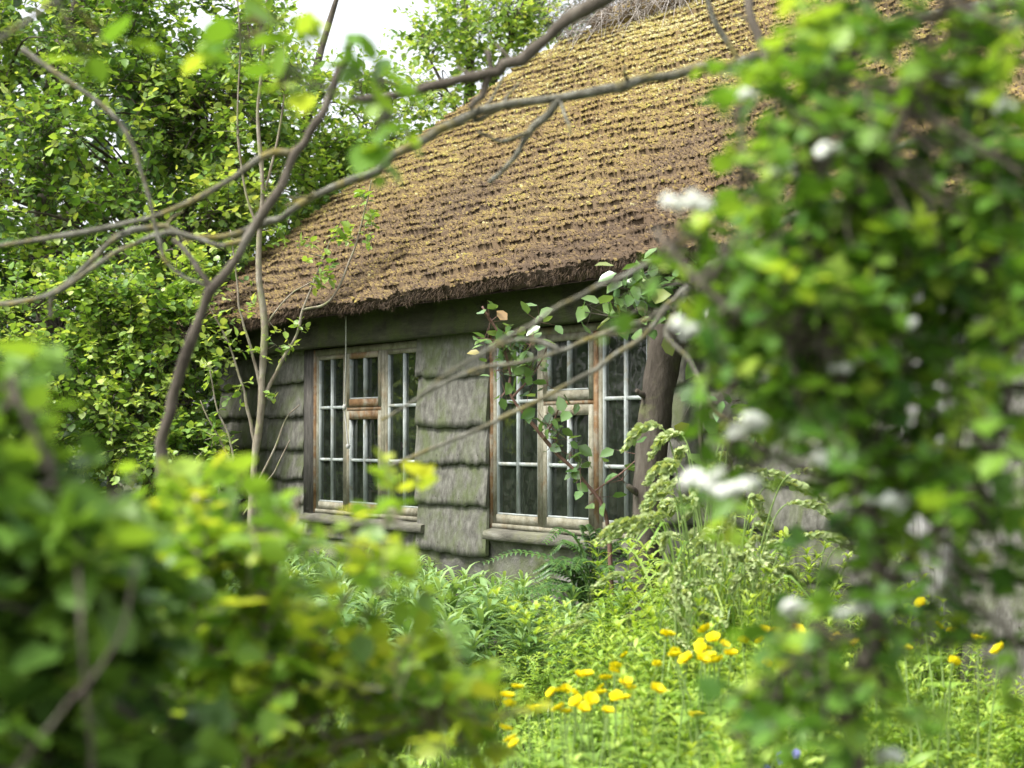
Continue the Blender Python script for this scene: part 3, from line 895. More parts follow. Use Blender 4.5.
def blob(px, py, Y, rx, ry, rd, n): return (P(px, py, Y), (R(rx, Y), rd, R(ry, Y)), n)


base = P(45, 437, 17.2); base[2] = 0
leafy_tree('apple_tree', 'broad old tree with a dark trunk and long leafy limbs at left', 'tree', base,
           [([base, P(50, 300, 17.2), P(45, 180, 17.2), P(60, 60, 17.2), P(95, -40, 17.2), P(120, -160, 17.0)], [.16, .13, .11, .09, .06, .03]),
            ([P(47, 230, 17.2), P(120, 190, 16.8), P(210, 130, 16.4), P(260, 40, 16.2)], [.09, .07, .04, .02]),
            ([P(48, 205, 17.2), P(5, 190, 16.8), P(-80, 130, 16.4)], [.08, .06, .03]),
            ([P(46, 275, 17.2), P(110, 265, 16.4), P(190, 260, 15.8)], [.07, .05, .02]),
            ([P(70, 20, 17.2), P(150, -20, 16.5), P(220, -60, 16.3)], [.07, .05, .02]),
            ([P(-200, 120, 16.5), P(-40, 100, 16.6), P(60, 60, 17.2)], [.02, .04, .07])],
           [blob(60, 30, 16.4, 110, 60, .9, 34), blob(180, 40, 16.4, 80, 60, .9, 32), blob(110, 140, 16.0, 110, 60, .9, 42), blob(210, 150, 16.2, 70, 60, .8, 30),
            blob(20, 230, 15.9, 60, 60, .7, 20), blob(150, 240, 15.6, 90, 50, .7, 34), blob(-60, 120, 16.5, 100, 150, 1, 30), blob(250, 90, 16.8, 50, 70, .8, 18)],
           .085, G['tree'], G['bark'], nspray=9, nl=10, L=.5, width=1.05, shade=(.0, .75))
base = P(300, 437, 19.5); base[2] = 0
leafy_tree('plum_tree', 'slim light green tree rising behind the far end of the roof', 'tree', base,
           [([base, P(302, 250, 19.5), P(310, 100, 19.5), P(345, -30, 19.5)], [.10, .08, .05, .02]),
            ([P(303, 230, 19.5), P(360, 150, 19.2), P(400, 90, 19)], [.06, .04, .015]),
            ([P(305, 170, 19.5), P(262, 60, 19.2), P(255, -30, 19)], [.05, .03, .012])],
           [blob(330, 130, 18.8, 60, 60, .8, 26), blob(290, 190, 18.5, 70, 60, .8, 32), blob(360, 190, 18.6, 60, 40, .6, 20), blob(265, 60, 19, 35, 50, .7, 10), blob(390, 130, 18.8, 40, 35, .6, 12), blob(305, 250, 18.2, 60, 45, .6, 18)],
           .085, G['tree'], G['bark'], nspray=9, nl=10, L=.5, shade=(.25, .75))
base = P(470, 437, 24); base[2] = 0
leafy_tree('ash_tree', 'pale leafy tree showing above the far end of the ridge', 'tree', base,
           [([base, P(465, 200, 24), P(470, 60, 24), P(455, -60, 24)], [.14, .11, .06, .02]),
            ([P(467, 150, 24), P(510, 40, 23.8), P(540, -40, 23.6)], [.06, .04, .015]),
            ([P(467, 130, 24), P(430, 60, 23.8)], [.05, .015])],
           [blob(450, 55, 23.5, 45, 50, .8, 22), blob(500, 40, 23.5, 40, 35, .8, 14), blob(430, 115, 23, 22, 22, .6, 6), blob(470, 0, 23.5, 50, 30, .8, 8)],
           .10, G['tree'], G['bark'], nspray=8, nl=10, L=.6, shade=(.3, .8))
base = P(620, 437, 32); base[2] = 0
leafy_tree('willow_tree', 'grey green distant tree seen above the ridge', 'tree', base,
           [([base, P(615, 150, 32), P(600, 0, 32), P(600, -120, 32)], [.25, .2, .1, .03]),
            ([P(610, 100, 32), P(540, 10, 32), P(500, -60, 32)], [.12, .07, .02]), ([P(610, 100, 32), P(670, 10, 32), P(700, -60, 32)], [.12, .07, .02])],
           [blob(560, 10, 31, 60, 35, 1, 26), blob(620, 0, 31, 60, 35, 1, 30), blob(510, 10, 31, 45, 30, 1, 12), blob(680, -20, 31, 50, 30, 1, 10)],
           .10, G['grey'], G['bark'], nspray=9, nl=12, L=.75, tmpl=T_SIMPLE, width=.6, shade=(.2, .7))
# hanging shrub at the left
base = P(110, 437, 14.6); base[2] = 0
leafy_tree('hazel_shrub', 'round leaved light green shrub spreading below the old tree at left', 'shrub', base,
           [([base, P(115, 420, 14.6), P(125, 330, 14.5), P(150, 260, 14.4)], [.05, .045, .03, .012]), ([base + [.1, 0, 0], P(150, 470, 14.4), P(180, 400, 14.3), P(190, 330, 14.2)], [.04, .03, .02, .01]),
            ([base - [.1, 0, 0], P(70, 470, 14.4), P(40, 400, 14.3), P(20, 320, 14.2)], [.04, .03, .02, .01])],
           [blob(60, 330, 14.0, 70, 45, .6, 30), blob(150, 330, 14.0, 65, 55, .5, 30), blob(40, 400, 13.9, 60, 50, .5, 22), blob(140, 410, 13.8, 75, 55, .5, 32), blob(165, 300, 14, 50, 40, .5, 16), blob(170, 470, 13.7, 40, 45, .4, 12),
            blob(-60, 370, 14, 70, 90, .6, 22)],
           .062, G['tree'], G['bark'], nspray=9, nl=10, L=.33, width=1.35, shade=(.2, .75))
base = P(20, 437, 15.8); base[2] = 0
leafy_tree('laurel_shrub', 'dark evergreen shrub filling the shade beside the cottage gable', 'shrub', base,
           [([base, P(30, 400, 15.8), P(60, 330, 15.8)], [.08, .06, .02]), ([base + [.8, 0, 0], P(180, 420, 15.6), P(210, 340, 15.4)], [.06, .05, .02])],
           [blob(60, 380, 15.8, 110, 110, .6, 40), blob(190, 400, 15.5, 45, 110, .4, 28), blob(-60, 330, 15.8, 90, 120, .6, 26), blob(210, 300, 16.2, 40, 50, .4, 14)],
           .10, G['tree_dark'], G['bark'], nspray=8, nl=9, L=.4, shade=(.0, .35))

# far wood: one mass of leaves
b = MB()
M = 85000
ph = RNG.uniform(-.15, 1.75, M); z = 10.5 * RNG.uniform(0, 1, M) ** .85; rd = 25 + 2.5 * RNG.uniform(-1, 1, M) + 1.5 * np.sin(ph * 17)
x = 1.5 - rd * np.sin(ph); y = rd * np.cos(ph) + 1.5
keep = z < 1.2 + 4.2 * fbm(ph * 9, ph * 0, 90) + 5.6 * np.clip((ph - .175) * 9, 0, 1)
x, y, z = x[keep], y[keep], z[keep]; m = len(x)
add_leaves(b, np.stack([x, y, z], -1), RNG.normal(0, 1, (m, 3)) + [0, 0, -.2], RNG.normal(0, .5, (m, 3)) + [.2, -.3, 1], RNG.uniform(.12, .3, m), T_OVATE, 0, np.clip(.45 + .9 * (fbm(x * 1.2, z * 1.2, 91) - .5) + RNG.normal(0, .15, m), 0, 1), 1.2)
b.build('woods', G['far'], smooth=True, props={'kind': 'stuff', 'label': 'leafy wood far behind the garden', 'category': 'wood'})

# thin sapling before the left end of the cottage wall
Ys = 12.3
base = P(252, 437, Ys); base[2] = 0
sap = thing('birch_sapling', 'thin bare stemmed sapling before the left end of the wall', 'sapling', base)
b = MB()
def W(*pts): return [P(x, y, Ys) - base for x, y in pts]
main = woody(b, [np.zeros(3)] + W((253, 520), (257, 450), (262, 395), (263, 330), (259, 260), (262, 190), (258, 120), (262, 60), (268, -10)), .030, .007, 8)
br = [([(263, 400), (280, 365), (296, 335), (302, 310), (318, 270), (330, 240)], .016),
      ([(257, 450), (248, 410), (238, 370), (222, 330), (205, 300)], .014),
      ([(262, 395), (250, 345), (240, 310), (237, 280), (230, 230)], .012),
      ([(254, 500), (230, 460), (212, 425), (200, 400)], .010), ([(254, 490), (272, 452), (286, 420), (300, 405)], .008),
      ([(262, 200), (275, 150), (285, 90), (283, 40)], .010), ([(261, 240), (245, 190), (238, 120), (240, 40), (236, -20)], .012),
      ([(230, 520), (236, 480), (230, 440), (218, 410), (210, 370)], .008), ([(302, 310), (330, 300), (352, 255), (366, 205), (372, 180)], .009),
      ([(262, 330), (285, 300), (305, 285), (318, 280)], .006), ([(243, 515), (260, 490), (275, 470), (290, 440)], .006)]
tips = []
for pts, r in br:
    q = woody(b, W(*pts), r, .004, 6); tips.append(q)
b.build('trunk', G['bark_l'], sap, smooth=True)
b = MB()
for x, y, n, yy in [(352, 235, 5, 0), (366, 205, 6, 0), (372, 225, 5, 0), (340, 230, 4, 0), (330, 275, 5, 0), (318, 285, 4, 0), (300, 330, 3, 0), (215, 445, 5, 0), (222, 460, 5, 0), (205, 440, 4, 0), (240, 390, 4, 0), (232, 350, 4, 0),
                 (243, 310, 4, 0), (275, 345, 4, 0), (278, 330, 3, 0), (255, 350, 3, 0), (210, 370, 5, 0), (218, 340, 4, 0), (270, 400, 2, 0), (240, 240, 6, 0), (280, 230, 6, 0), (262, 190, 5, 0), (240, 130, 8, 0), (285, 100, 9, 0),
                 (262, 70, 8, 0), (238, 60, 8, 0), (230, 20, 8, 0), (283, 40, 8, 0), (268, 10, 8, 0), (300, 250, 4, 0), (225, 480, 4, 0), (208, 410, 4, 0), (200, 300, 5, 0)]:
    c = P(x, y, Ys) - base
    d = nrm(RNG.normal(0, 1, (n, 3)) + [0, 0, .35])
    sprays(b, c + RNG.normal(0, .03, (n, 3)), d, RNG.uniform(.07, .16, n), 5, .062, T_OVATE, 0, 1, .1, .0022, base_rnd=RNG.uniform(.3, .85, n))
    q = np.concatenate([main] + tips); k = q[np.argmin(((q - c) ** 2).sum(1))]
    b.tube([k, (k + c) / 2 + [0, 0, -.01], c], [.004, .003, .002], 4, 1, cap=False)
b.build('crown', [G['tree'], G['bark_l']], sap, smooth=True)

# ================================================================= OVERHANGING BRANCHES (out of focus, nearer)
Yb = 4.7
base = np.array([2.15, 5.0, 0.0])
old = thing('lichened_tree', 'lichen covered tree stretching bare branches across in front of the cottage', 'tree', base)
b = MB()
woody(b, [np.zeros(3), [-.02, -.02, .6], [.03, -.05, 1.3], [0, -.08, 2.0], [-.05, -.1, 2.8], [-.2, -.1, 3.4]], .12, .05, 10)
b.build('trunk', G['bark'], old, smooth=True)
T = lambda z: np.array([0, -.05, z])
def limb(start, pts, r0, r1, m=G['lichen'], subs=()):
    b = MB()
    path = ([start] if start is not None else []) + [P(x, y, Y) - base for x, y, Y in pts]
    q = woody(b, path, r0, r1, 8, 0, 7, .10)
    k = len(q)
    for h in range(max(5, k // 6)):
        i = RNG.integers(int(k * .12), k - 1); d = nrm(RNG.normal(0, 1, 3) + [0, -.2, .2]); ln = RNG.uniform(.02, .09)
        rs = max(.0022, (r0 + (r1 - r0) * i / k) * .45)
        b.tube([q[i], q[i] + d * ln * .5 + RNG.normal(0, .006, 3), q[i] + d * ln + RNG.normal(0, .012, 3)], [rs, rs * .8, rs * .5], 5)
    for sp, s0, s1 in subs:
        woody(b, [P(x, y, Y) - base for x, y, Y in sp], s0, s1, 6, 0, 6, .10)
    return b.build('branch', m, old, smooth=True)
limb(T(2.45), [(1020, 5, 4.9), (900, 25, 4.8), (820, 42, 4.75), (740, 62, 4.7), (660, 76, 4.7), (590, 93, 4.7), (500, 108, 4.7), (440, 130, 4.65), (375, 168, 4.6), (320, 195, 4.6), (285, 213, 4.6), (240, 233, 4.6), (195, 238, 4.6), (160, 228, 4.6), (110, 242, 4.55), (50, 294, 4.5), (-40, 308, 4.5)],
     .0155, .006, subs=[([(560, 98, 4.7), (535, 128, 4.7), (515, 155, 4.7), (488, 183, 4.7)], .010, .005), ([(560, 100, 4.7), (572, 135, 4.6)], .005, .003), ([(500, 108, 4.7), (475, 120, 4.7), (490, 100, 4.75), (505, 75, 4.75)], .006, .003),
                       ([(530, 132, 4.7), (500, 140, 4.65), (478, 132, 4.6)], .006, .003), ([(50, 294, 4.5), (52, 318, 4.5)], .006, .004), ([(740, 62, 4.7), (715, 20, 4.7), (700, -20, 4.7)], .007, .005), ([(738, 62, 4.7), (765, 85, 4.6), (800, 100, 4.6)], .008, .004)])
limb(np.array([-.1, -.1, 3.0]), [(860, -160, 4.7), (700, -60, 4.6), (610, -5, 4.5), (560, 25, 4.5), (520, 58, 4.5), (490, 72, 4.5), (450, 82, 4.5), (410, 93, 4.5), (350, 102, 4.5)], .021, .008, G['bark'],
     subs=[([(490, 72, 4.5), (482, 95, 4.5), (470, 108, 4.5)], .010, .007), ([(492, 70, 4.5), (487, 50, 4.5)], .007, .005)])
limb(T(1.9), [(1000, 160, 4.6), (880, 190, 4.4), (800, 215, 4.3), (745, 245, 4.25), (715, 262, 4.2), (690, 285, 4.2), (668, 305, 4.2), (640, 320, 4.2), (600, 335, 4.2), (560, 350, 4.2), (520, 362, 4.2), (460, 375, 4.2), (380, 420, 4.2)], .008, .0035,
     subs=[([(668, 305, 4.2), (650, 330, 4.2), (600, 365, 4.2), (550, 395, 4.2), (500, 418, 4.2), (440, 447, 4.2), (380, 470, 4.2)], .0075, .0035), ([(560, 350, 4.2), (530, 340, 4.2), (500, 345, 4.2)], .006, .004),
           ([(690, 285, 4.2), (665, 330, 4.2), (690, 360, 4.15), (715, 410, 4.1), (730, 420, 4.1)], .007, .004)])
limb(T(2.15), [(1000, 130, 4.4), (860, 160, 3.9), (760, 190, 3.7), (720, 215, 3.6), (690, 240, 3.6), (640, 268, 3.6), (590, 290, 3.6), (520, 330, 3.6), (460, 365, 3.6), (420, 395, 3.6)], .0085, .003, G['lichen'])
limb(np.array([-.1, -.1, 3.0]), [(900, -140, 4.4), (760, -30, 4.0), (765, 60, 3.9), (790, 110, 3.9)], .014, .006, G['bark'])

# leaning stem at left with pale side branches
Yl = 4.4
base = P(172, 437, Yl); base[2] = 0
lean = thing('leaning_stem', 'thin leaning bare stem rising from the left bushes, forked near its top', 'sapling', base)
b = MB()
woody(b, [np.zeros(3), P(178, 560, Yl) - base, P(166, 495, Yl) - base, P(160, 450, Yl) - base, P(168, 410, Yl) - base, P(185, 355, Yl) - base, P(213, 292, Yl) - base, P(245, 245, Yl) - base, P(278, 190, Yl) - base, P(300, 148, Yl) - base, P(318, 120, Yl) - base, P(335, 85, Yl) - base, P(352, 40, Yl) - base], .0145, .008, 8)
b.build('trunk', G['bark'], lean, smooth=True)
for pts, r0, r1, m in [([(300, 150), (282, 152), (262, 158), (230, 180), (170, 210), (110, 226), (50, 238), (-40, 252)], .009, .006, G['lichen']),
                       ([(214, 292), (203, 275), (190, 258), (172, 240)], .008, .006, G['bark']),
                       ([(245, 240), (215, 245), (175, 232), (130, 245), (100, 262), (45, 296), (-30, 306)], .0065, .005, G['lichen']),
                       ([(215, 290), (180, 275), (160, 250), (150, 200), (130, 140), (100, 105), (60, 75), (20, 50)], .004, .007, G['lichen'])]:
    b = MB(); woody(b, [P(x, y, Yl) - base for x, y in pts], r0, r1, 7, 0, 6, .1); b.build('branch', m, lean, smooth=True)

# ================================================================= NEAR BUSHES
def near_bush(name, label, base, stems, blobs, leaf, lm, bark, tmpl, L, nl, cat='bush', width=1.0, shade=(.1, .6), tip=.35, nsub=1, extra=None, droop=.15, up=.3, r=.0022, stem_r=(.014, .004)):
    base = np.asarray(base, float)
    t = thing(name, label, cat, base)
    allq = []
    for k, st in enumerate(stems):
        b = MB()
        q = woody(b, [np.asarray(p) - base for p in st], stem_r[0] if k == 0 else stem_r[0] * .45, stem_r[1] * (1 if k == 0 else .6), 7, 0, 6, .08); allq.append(q)
        b.build('stem', bark, t, smooth=True)
    allq = np.concatenate(allq)
    b = MB()
    for c, rad, n in blobs:
        Pp, D = blob_points(np.asarray(c) - base, rad, n, .1)
        for p in Pp:
            q = allq[np.argmin(((allq - p) ** 2).sum(1))]
            mid = (q + p) / 2 + RNG.normal(0, .015, 3)
            path = smooth_path([q, mid, p], 3); b.tube(path, np.linspace(.0035, .002, len(path)), 4, 1, cap=False)
        n = len(Pp)
        dd = nrm(RNG.normal(0, .8, (n * nsub, 3)) + nrm(np.repeat(Pp, nsub, 0) - np.repeat(Pp.mean(0)[None], n * nsub, 0)) * .6 + [0, 0, up])
        sprays(b, np.repeat(Pp, nsub, 0) + RNG.normal(0, .01, (n * nsub, 3)), dd, L * RNG.uniform(.6, 1.3, n * nsub), nl, leaf, tmpl, 0, 1, droop, r, .95, tip, width=width, base_rnd=RNG.uniform(*shade, n * nsub))
    if extra is not None: extra(b, base)
    b.build('foliage', [lm, bark], t, smooth=True)
    return t


# right: hawthorn in flower
Yh = 2.25
hb = np.array([.47, 2.3, 0])
hst = [[hb, P(858, 768, Yh), P(868, 650, Yh), P(880, 570, Yh), P(862, 440, Yh), P(838, 320, Yh), P(812, 200, Yh), P(850, 60, Yh + .05), P(885, -60, Yh + .1)],
       [P(872, 600, Yh), P(935, 530, Yh - .05), P(985, 470, Yh - .05), P(1010, 380, Yh), P(1000, 260, Yh), P(965, 140, Yh), P(985, 0, Yh), P(1000, -80, Yh)],
       [P(850, 380, Yh), P(800, 300, Yh + .1), P(757, 190, Yh + .1), P(735, 110, Yh + .15)],
       [P(866, 500, Yh), P(800, 470, Yh + .05), P(745, 440, Yh + .05), P(705, 400, Yh + .1)],
       [P(870, 640, Yh), P(820, 640, Yh), P(770, 690, Yh), P(730, 730, Yh)],
       [P(820, 230, Yh), P(900, 130, Yh - .1), P(935, 30, Yh - .15), P(955, -50, Yh - .2)],
       [P(845, 350, Yh), P(780, 330, Yh - .1), P(715, 300, Yh - .1), P(665, 245, Yh - .05)],
       [P(880, 570, Yh), P(920, 430, Yh + .1), P(925, 300, Yh + .15), P(910, 200, Yh + .2)]]
hbl = [(860, 30, 60, 45, 14), (935, 40, 50, 60, 15), (822, 120, 50, 50, 15), (890, 150, 60, 65, 19), (985, 200, 35, 50, 12), (795, 230, 45, 45, 14), (875, 260, 65, 55, 20), (960, 300, 45, 55, 16),
       (785, 320, 42, 35, 10), (860, 365, 60, 50, 18), (925, 400, 42, 45, 11), (815, 420, 45, 35, 10), (880, 470, 45, 45, 14), (855, 545, 38, 40, 11), (835, 620, 45, 35, 12), (795, 690, 55, 38, 14),
       (745, 465, 24, 20, 6), (700, 240, 22, 18, 5), (765, 130, 24, 30, 5), (762, 205, 24, 28, 5), (755, 275, 26, 24, 6), (725, 330, 18, 18, 4), (780, 385, 26, 22, 5), (860, 690, 30, 40, 6), (840, 310, 60, 60, 12), (985, 110, 28, 36, 7), (1000, 470, 15, 40, 3), (985, 560, 15, 22, 3), (775, 60, 20, 16, 2), (895, 600, 22, 30, 4), (770, 740, 30, 18, 4), (995, 400, 28, 55, 8), (1000, 520, 24, 50, 8), (945, 520, 24, 30, 6), (1005, 150, 25, 60, 8), (930, 330, 50, 45, 8), (1000, 620, 20, 25, 4), (712, 365, 14, 14, 3), (730, 300, 18, 18, 4), (925, 225, 45, 45, 13), (800, 80, 35, 35, 7), (985, 60, 35, 50, 10), (1000, 300, 25, 50, 8)]
haw = near_bush('hawthorn_bush', 'tall bright green flowering hawthorn bush close by at right', hb, hst,
                [(P(x, y, Yh + RNG.uniform(-.1, .12)), (R(rx, Yh), .18, R(ry, Yh)), int(n * 1.3)) for x, y, rx, ry, n in hbl], .036, G['thorn'], G['bark'], T_LOBED, .095, 8, shade=(.0, .8), tip=.3, width=1.1, nsub=1, droop=.45, up=-.05)
for x, y, s in [(688, 200, 17), (757, 430, 19), (708, 480, 18), (742, 484, 11), (832, 460, 12), (886, 500, 16), (797, 608, 17), (848, 608, 17), (1000, 105, 19), (884, 755, 14), (832, 150, 10), (755, 420, 10), (908, 324, 7), (690, 328, 13),
                (955, 82, 9), (720, 490, 12), (968, 95, 8), (840, 370, 9), (1010, 260, 8), (780, 170, 9), (745, 95, 8)]:
    b = MB(); rad = s / F * Yh
    c = P(x, y, Yh - .12) - hb
    n = int(26 + s * 3.2)
    m = RNG.integers(3, 7)
    cc = np.stack([RNG.uniform(-1.1, 1.1, m), RNG.uniform(-.9, .9, m), RNG.uniform(-.35, .35, m)], -1) * rad
    ctr = cc[RNG.integers(0, m, n)] + nrm(RNG.normal(0, 1, (n, 3))) * (RNG.uniform(.1, 1, (n, 1)) ** .5) * rad * np.array([.5, .5, .32])
    for kk in range(5):
        an = kk * 2 * PI / 5 + RNG.uniform(0, 1, n)
        nn_ = nrm(ctr / rad * .7 + np.array([0, -.4, .8]) + RNG.normal(0, .3, (n, 3)))
        t1 = nrm(np.cross(nn_, np.array([.3, 1.0, .2]))); t2 = np.cross(nn_, t1)
        ax = np.cos(an)[:, None] * t1 + np.sin(an)[:, None] * t2 + nn_ * .25
        add_leaves(b, c + ctr, ax, nn_, .0055, T_OVATE, 0, RNG.uniform(0, 1, n), 1.7)
    b.tube([c - [0, 0, rad], c - [0, -.10, rad * 1.5]], [.002, .002], 4, 1)
    b.build('blossom', [G['petal_w'], G['bark']], haw, smooth=True)

# left: dark glossy bush with dead wood
Yi = 1.95
ib = np.array([-.62, 2.0, 0])
ist = [[ib, P(-20, 768, Yi), P(40, 680, Yi), P(80, 600, Yi), P(60, 500, Yi), P(20, 400, Yi)], [P(-20, 830, Yi - .1), P(35, 745, Yi - .12), P(80, 690, Yi - .14), P(122, 630, Yi - .12), P(135, 560, Yi - .1)], [P(95, 800, Yi - .1), P(88, 690, Yi - .15), P(78, 600, Yi - .15), P(80, 520, Yi - .1)],
       [P(60, 520, Yi), P(110, 500, Yi), P(140, 470, Yi)]]
near_bush('ivy_bush', 'dark glossy leaved bush with dead grey stems at the lower left corner', ib, ist,
          [(P(x, y, Yi + RNG.uniform(0, .15)), (R(rx, Yi), .14, R(ry, Yi)), n) for x, y, rx, ry, n in
           [(0, 420, 28, 50, 9), (25, 510, 48, 40, 16), (75, 560, 42, 36, 13), (10, 590, 45, 45, 15), (20, 690, 60, 50, 16), (95, 660, 45, 45, 10), (60, 750, 70, 30, 12), (140, 740, 45, 35, 9), (112, 570, 26, 26, 5)]],
          .052, G['ivy'], G['bark'], T_OVATE, .08, 7, width=1.25, shade=(.0, .75), tip=.35, nsub=2, stem_r=(.007, .0025))

# left centre: young yellow green bush
Yy = 2.55
yb = np.array([-.38, 2.6, 0])
tipx = [(385, 500), (350, 520), (300, 505), (245, 480), (205, 500), (150, 510), (270, 520), (430, 600), (415, 560), (330, 560), (180, 480), (110, 480)]
yst = [[yb, P(250, 768, Yy), P(262, 640, Yy), P(280, 540, Yy), P(300, 500, Yy)], [P(255, 720, Yy), P(200, 620, Yy), P(185, 540, Yy), P(200, 495, Yy)], [P(258, 700, Yy), P(330, 620, Yy), P(375, 550, Yy), P(388, 505, Yy)],
       [P(256, 740, Yy), P(370, 690, Yy), P(420, 620, Yy), P(432, 590, Yy)], [P(254, 740, Yy), P(170, 660, Yy), P(130, 560, Yy), P(140, 500, Yy)], [P(254, 760, Yy), P(400, 730, Yy), P(450, 700, Yy)]]
near_bush('young_bush', 'yellow green leafy bush in front at left, its new shoots upright', yb, yst,
          [(P(x, y, Yy + RNG.uniform(-.12, .15)), (R(rx, Yy), .16, R(ry, Yy)), n) for x, y, rx, ry, n in
           [(190, 555, 55, 25, 12), (245, 550, 38, 24, 9), (215, 600, 65, 35, 18), (290, 640, 50, 35, 14), (165, 650, 55, 38, 14), (260, 680, 75, 42, 22), (350, 700, 50, 38, 14), (230, 750, 95, 30, 18), (350, 750, 75, 30, 15), (385, 585, 14, 30, 4), (450, 700, 20, 40, 5), (150, 560, 40, 25, 8), (110, 540, 20, 20, 4),
            (410, 690, 26, 34, 6), (130, 530, 25, 20, 5), (430, 730, 28, 30, 6), (465, 745, 28, 22, 5), (395, 520, 14, 14, 2), (180, 510, 25, 12, 3), (350, 560, 10, 20, 2), (240, 500, 12, 10, 1)]],
          .043, G['lime'], G['bark_l'], T_OVATE, .085, 6, width=1.2, shade=(.1, .8), tip=.4, nsub=2, up=.5, stem_r=(.009, .003))

# hanging shoot of leaves at the top left, near the lens
ob = P(20, 48, 2.6)
Yo = 2.5
ovb = np.array([-1.5, 2.7, 0])
ov = near_bush('leafy_sapling', 'slender sapling leaning in from the upper left with a few large soft leaves', ovb,
               [[ovb, [-1.48, 2.7, 1.0], [-1.35, 2.65, 1.8], P(-60, 60, Yo), P(-10, 45, Yo), P(40, 15, Yo), P(90, -25, Yo)], [[-1.45, 2.7, 1.9], P(-40, -80, Yo), P(120, -70, Yo), P(240, -5, Yo), P(285, 70, Yo), P(335, 92, Yo), P(400, 120, Yo)]],
               [(P(232, 42, Yo), (R(16, Yo), .04, R(20, Yo)), 4), (P(300, 85, Yo), (R(30, Yo), .05, R(22, Yo)), 5), (P(385, 130, Yo), (R(28, Yo), .05, R(28, Yo)), 6), (P(370, 85, Yo), (R(20, Yo), .05, R(12, Yo)), 3), (P(90, 40, Yo), (R(20, Yo), .05, R(12, Yo)), 2), (P(262, 15, Yo), (R(15, Yo), .05, R(15, Yo)), 2)],
               .06, G['thorn'], G['lichen'], T_OVATE, .05, 3, cat='sapling', width=1.3, shade=(.4, .85), tip=.2, stem_r=(.010, .003))

# ================================================================= BED OF LEAFY PLANTS UNDER THE WINDOWS
def leafy_plant(seed, h):
    r = np.random.default_rng(seed)
    t = thing('bed_plant', '', 'plant')
    b = MB(); s = MB()
    for q in range(3):
        o = r.normal(0, .07, 2); top = np.array([o[0] * 2.2, o[1] * 2.2, h * r.uniform(.8, 1.05)])
        pth = smooth_path([[o[0], o[1], 0], [o[0] * 1.5, o[1] * 1.5, h * .5], top], 8)
        s.tube(pth, np.linspace(.006, .003, len(pth)), 5, cap=False)
        n = 30; tt_ = np.linspace(.3, 1, n); idx = tt_ * (len(pth) - 1)
        p = np.stack([np.interp(idx, np.arange(len(pth)), pth[:, c]) for c in range(3)], -1)
        an = np.arange(n) * 2.4 + r.uniform(0, 6)
        up = .25 + .9 * np.clip((tt_ - .75) / .25, 0, 1)
        d = np.stack([np.cos(an), np.sin(an), up], -1) + r.normal(0, .12, (n, 3))
        add_leaves(b, p, d, np.tile([0, 0, 1.0], (n, 1)) + .3 * np.stack([-np.cos(an), -np.sin(an), an * 0], -1), r.uniform(.12, .19, n) * (1 - .35 * (tt_ > .92)), T_LANCE, 0, np.clip(.2 + .6 * tt_ + r.normal(0, .12, n), 0, 1), 1.0)
    s.build('stem', G['stem'], t, smooth=True); b.build('foliage', G['lily'], t, smooth=True)
    return t


protos = [leafy_plant(s_, .52) for s_ in (1, 2, 3, 4)]
used = [False] * 4
def put(plist, used, k, loc, rz, sc, label, group, tilt=(0, 0)):
    k = k % len(plist)
    if not used[k]:
        used[k] = True; o = plist[k]; o.location = loc; o.rotation_euler = (tilt[0], tilt[1], rz); o.scale = (sc,) * 3
        o['label'] = label; o['group'] = group; return o
    return dup(plist[k], loc, rz, sc, label, group, tilt)


BED = ('leafy upright plant with narrow arching leaves in the bed under the windows', 'narrow leaved plants in the bed under the windows')
cnt = 0
for row, (off, zt) in enumerate([(-.32, .44), (-.62, .45), (-.95, .50), (-1.35, .54), (-1.8, .54)]):
    for s in np.arange(-3.9, 1.9 - row * .15, .30):
        p = loc2w(s + RNG.uniform(-.12, .12) + row * .13, off + RNG.uniform(-.12, .12), 0)
        if row == 0 and s > -.9 and RNG.uniform() < .3: continue
        put(protos, used, cnt, (p[0], p[1], -.02), RNG.uniform(0, 6.28), zt / .52 * RNG.uniform(.85, 1.15), *BED, (RNG.normal(0, .06), RNG.normal(0, .06))); cnt += 1


# ================================================================= TALL SOFT HERBS AT CENTRE RIGHT
def herb(seed, h):
    r = np.random.default_rng(seed)
    t = thing('tall_herb', '', 'plant'); b = MB(); s = MB()
    for q in range(4):
        o = r.normal(0, .05, 2); lean_ = r.normal(0, .16, 2)
        pth = smooth_path([[o[0], o[1], 0], [o[0] + lean_[0] * .3, o[1] + lean_[1] * .3, h * .5], [o[0] + lean_[0], o[1] + lean_[1], h * r.uniform(.75, 1.05)]], 9)
        s.tube(pth, np.linspace(.004, .002, len(pth)), 4, cap=False)
        nw = 15
        for w_ in range(nw):
            tt_ = .22 + .78 * w_ / (nw - 1); x = tt_ * (len(pth) - 1)
            p = np.array([np.interp(x, np.arange(len(pth)), pth[:, c]) for c in range(3)])
            k = 6; an = np.arange(k) * 2 * PI / k + r.uniform(0, 6)
            up = .35 + .8 * max(0, tt_ - .7)
            d = np.stack([np.cos(an), np.sin(an), np.full(k, up)], -1) + r.normal(0, .2, (k, 3))
            add_leaves(b, np.repeat(p[None], k, 0), d, np.tile([0, 0, 1.0], (k, 1)), r.uniform(.06, .12, k) * (1.2 - .6 * tt_), T_LANCE, 0, np.clip(.05 + .75 * tt_ + r.normal(0, .15, k), 0, 1), 1.2)
    s.build('stem', G['stem'], t, smooth=True); b.build('foliage', G['herb'], t, smooth=True)
    return t


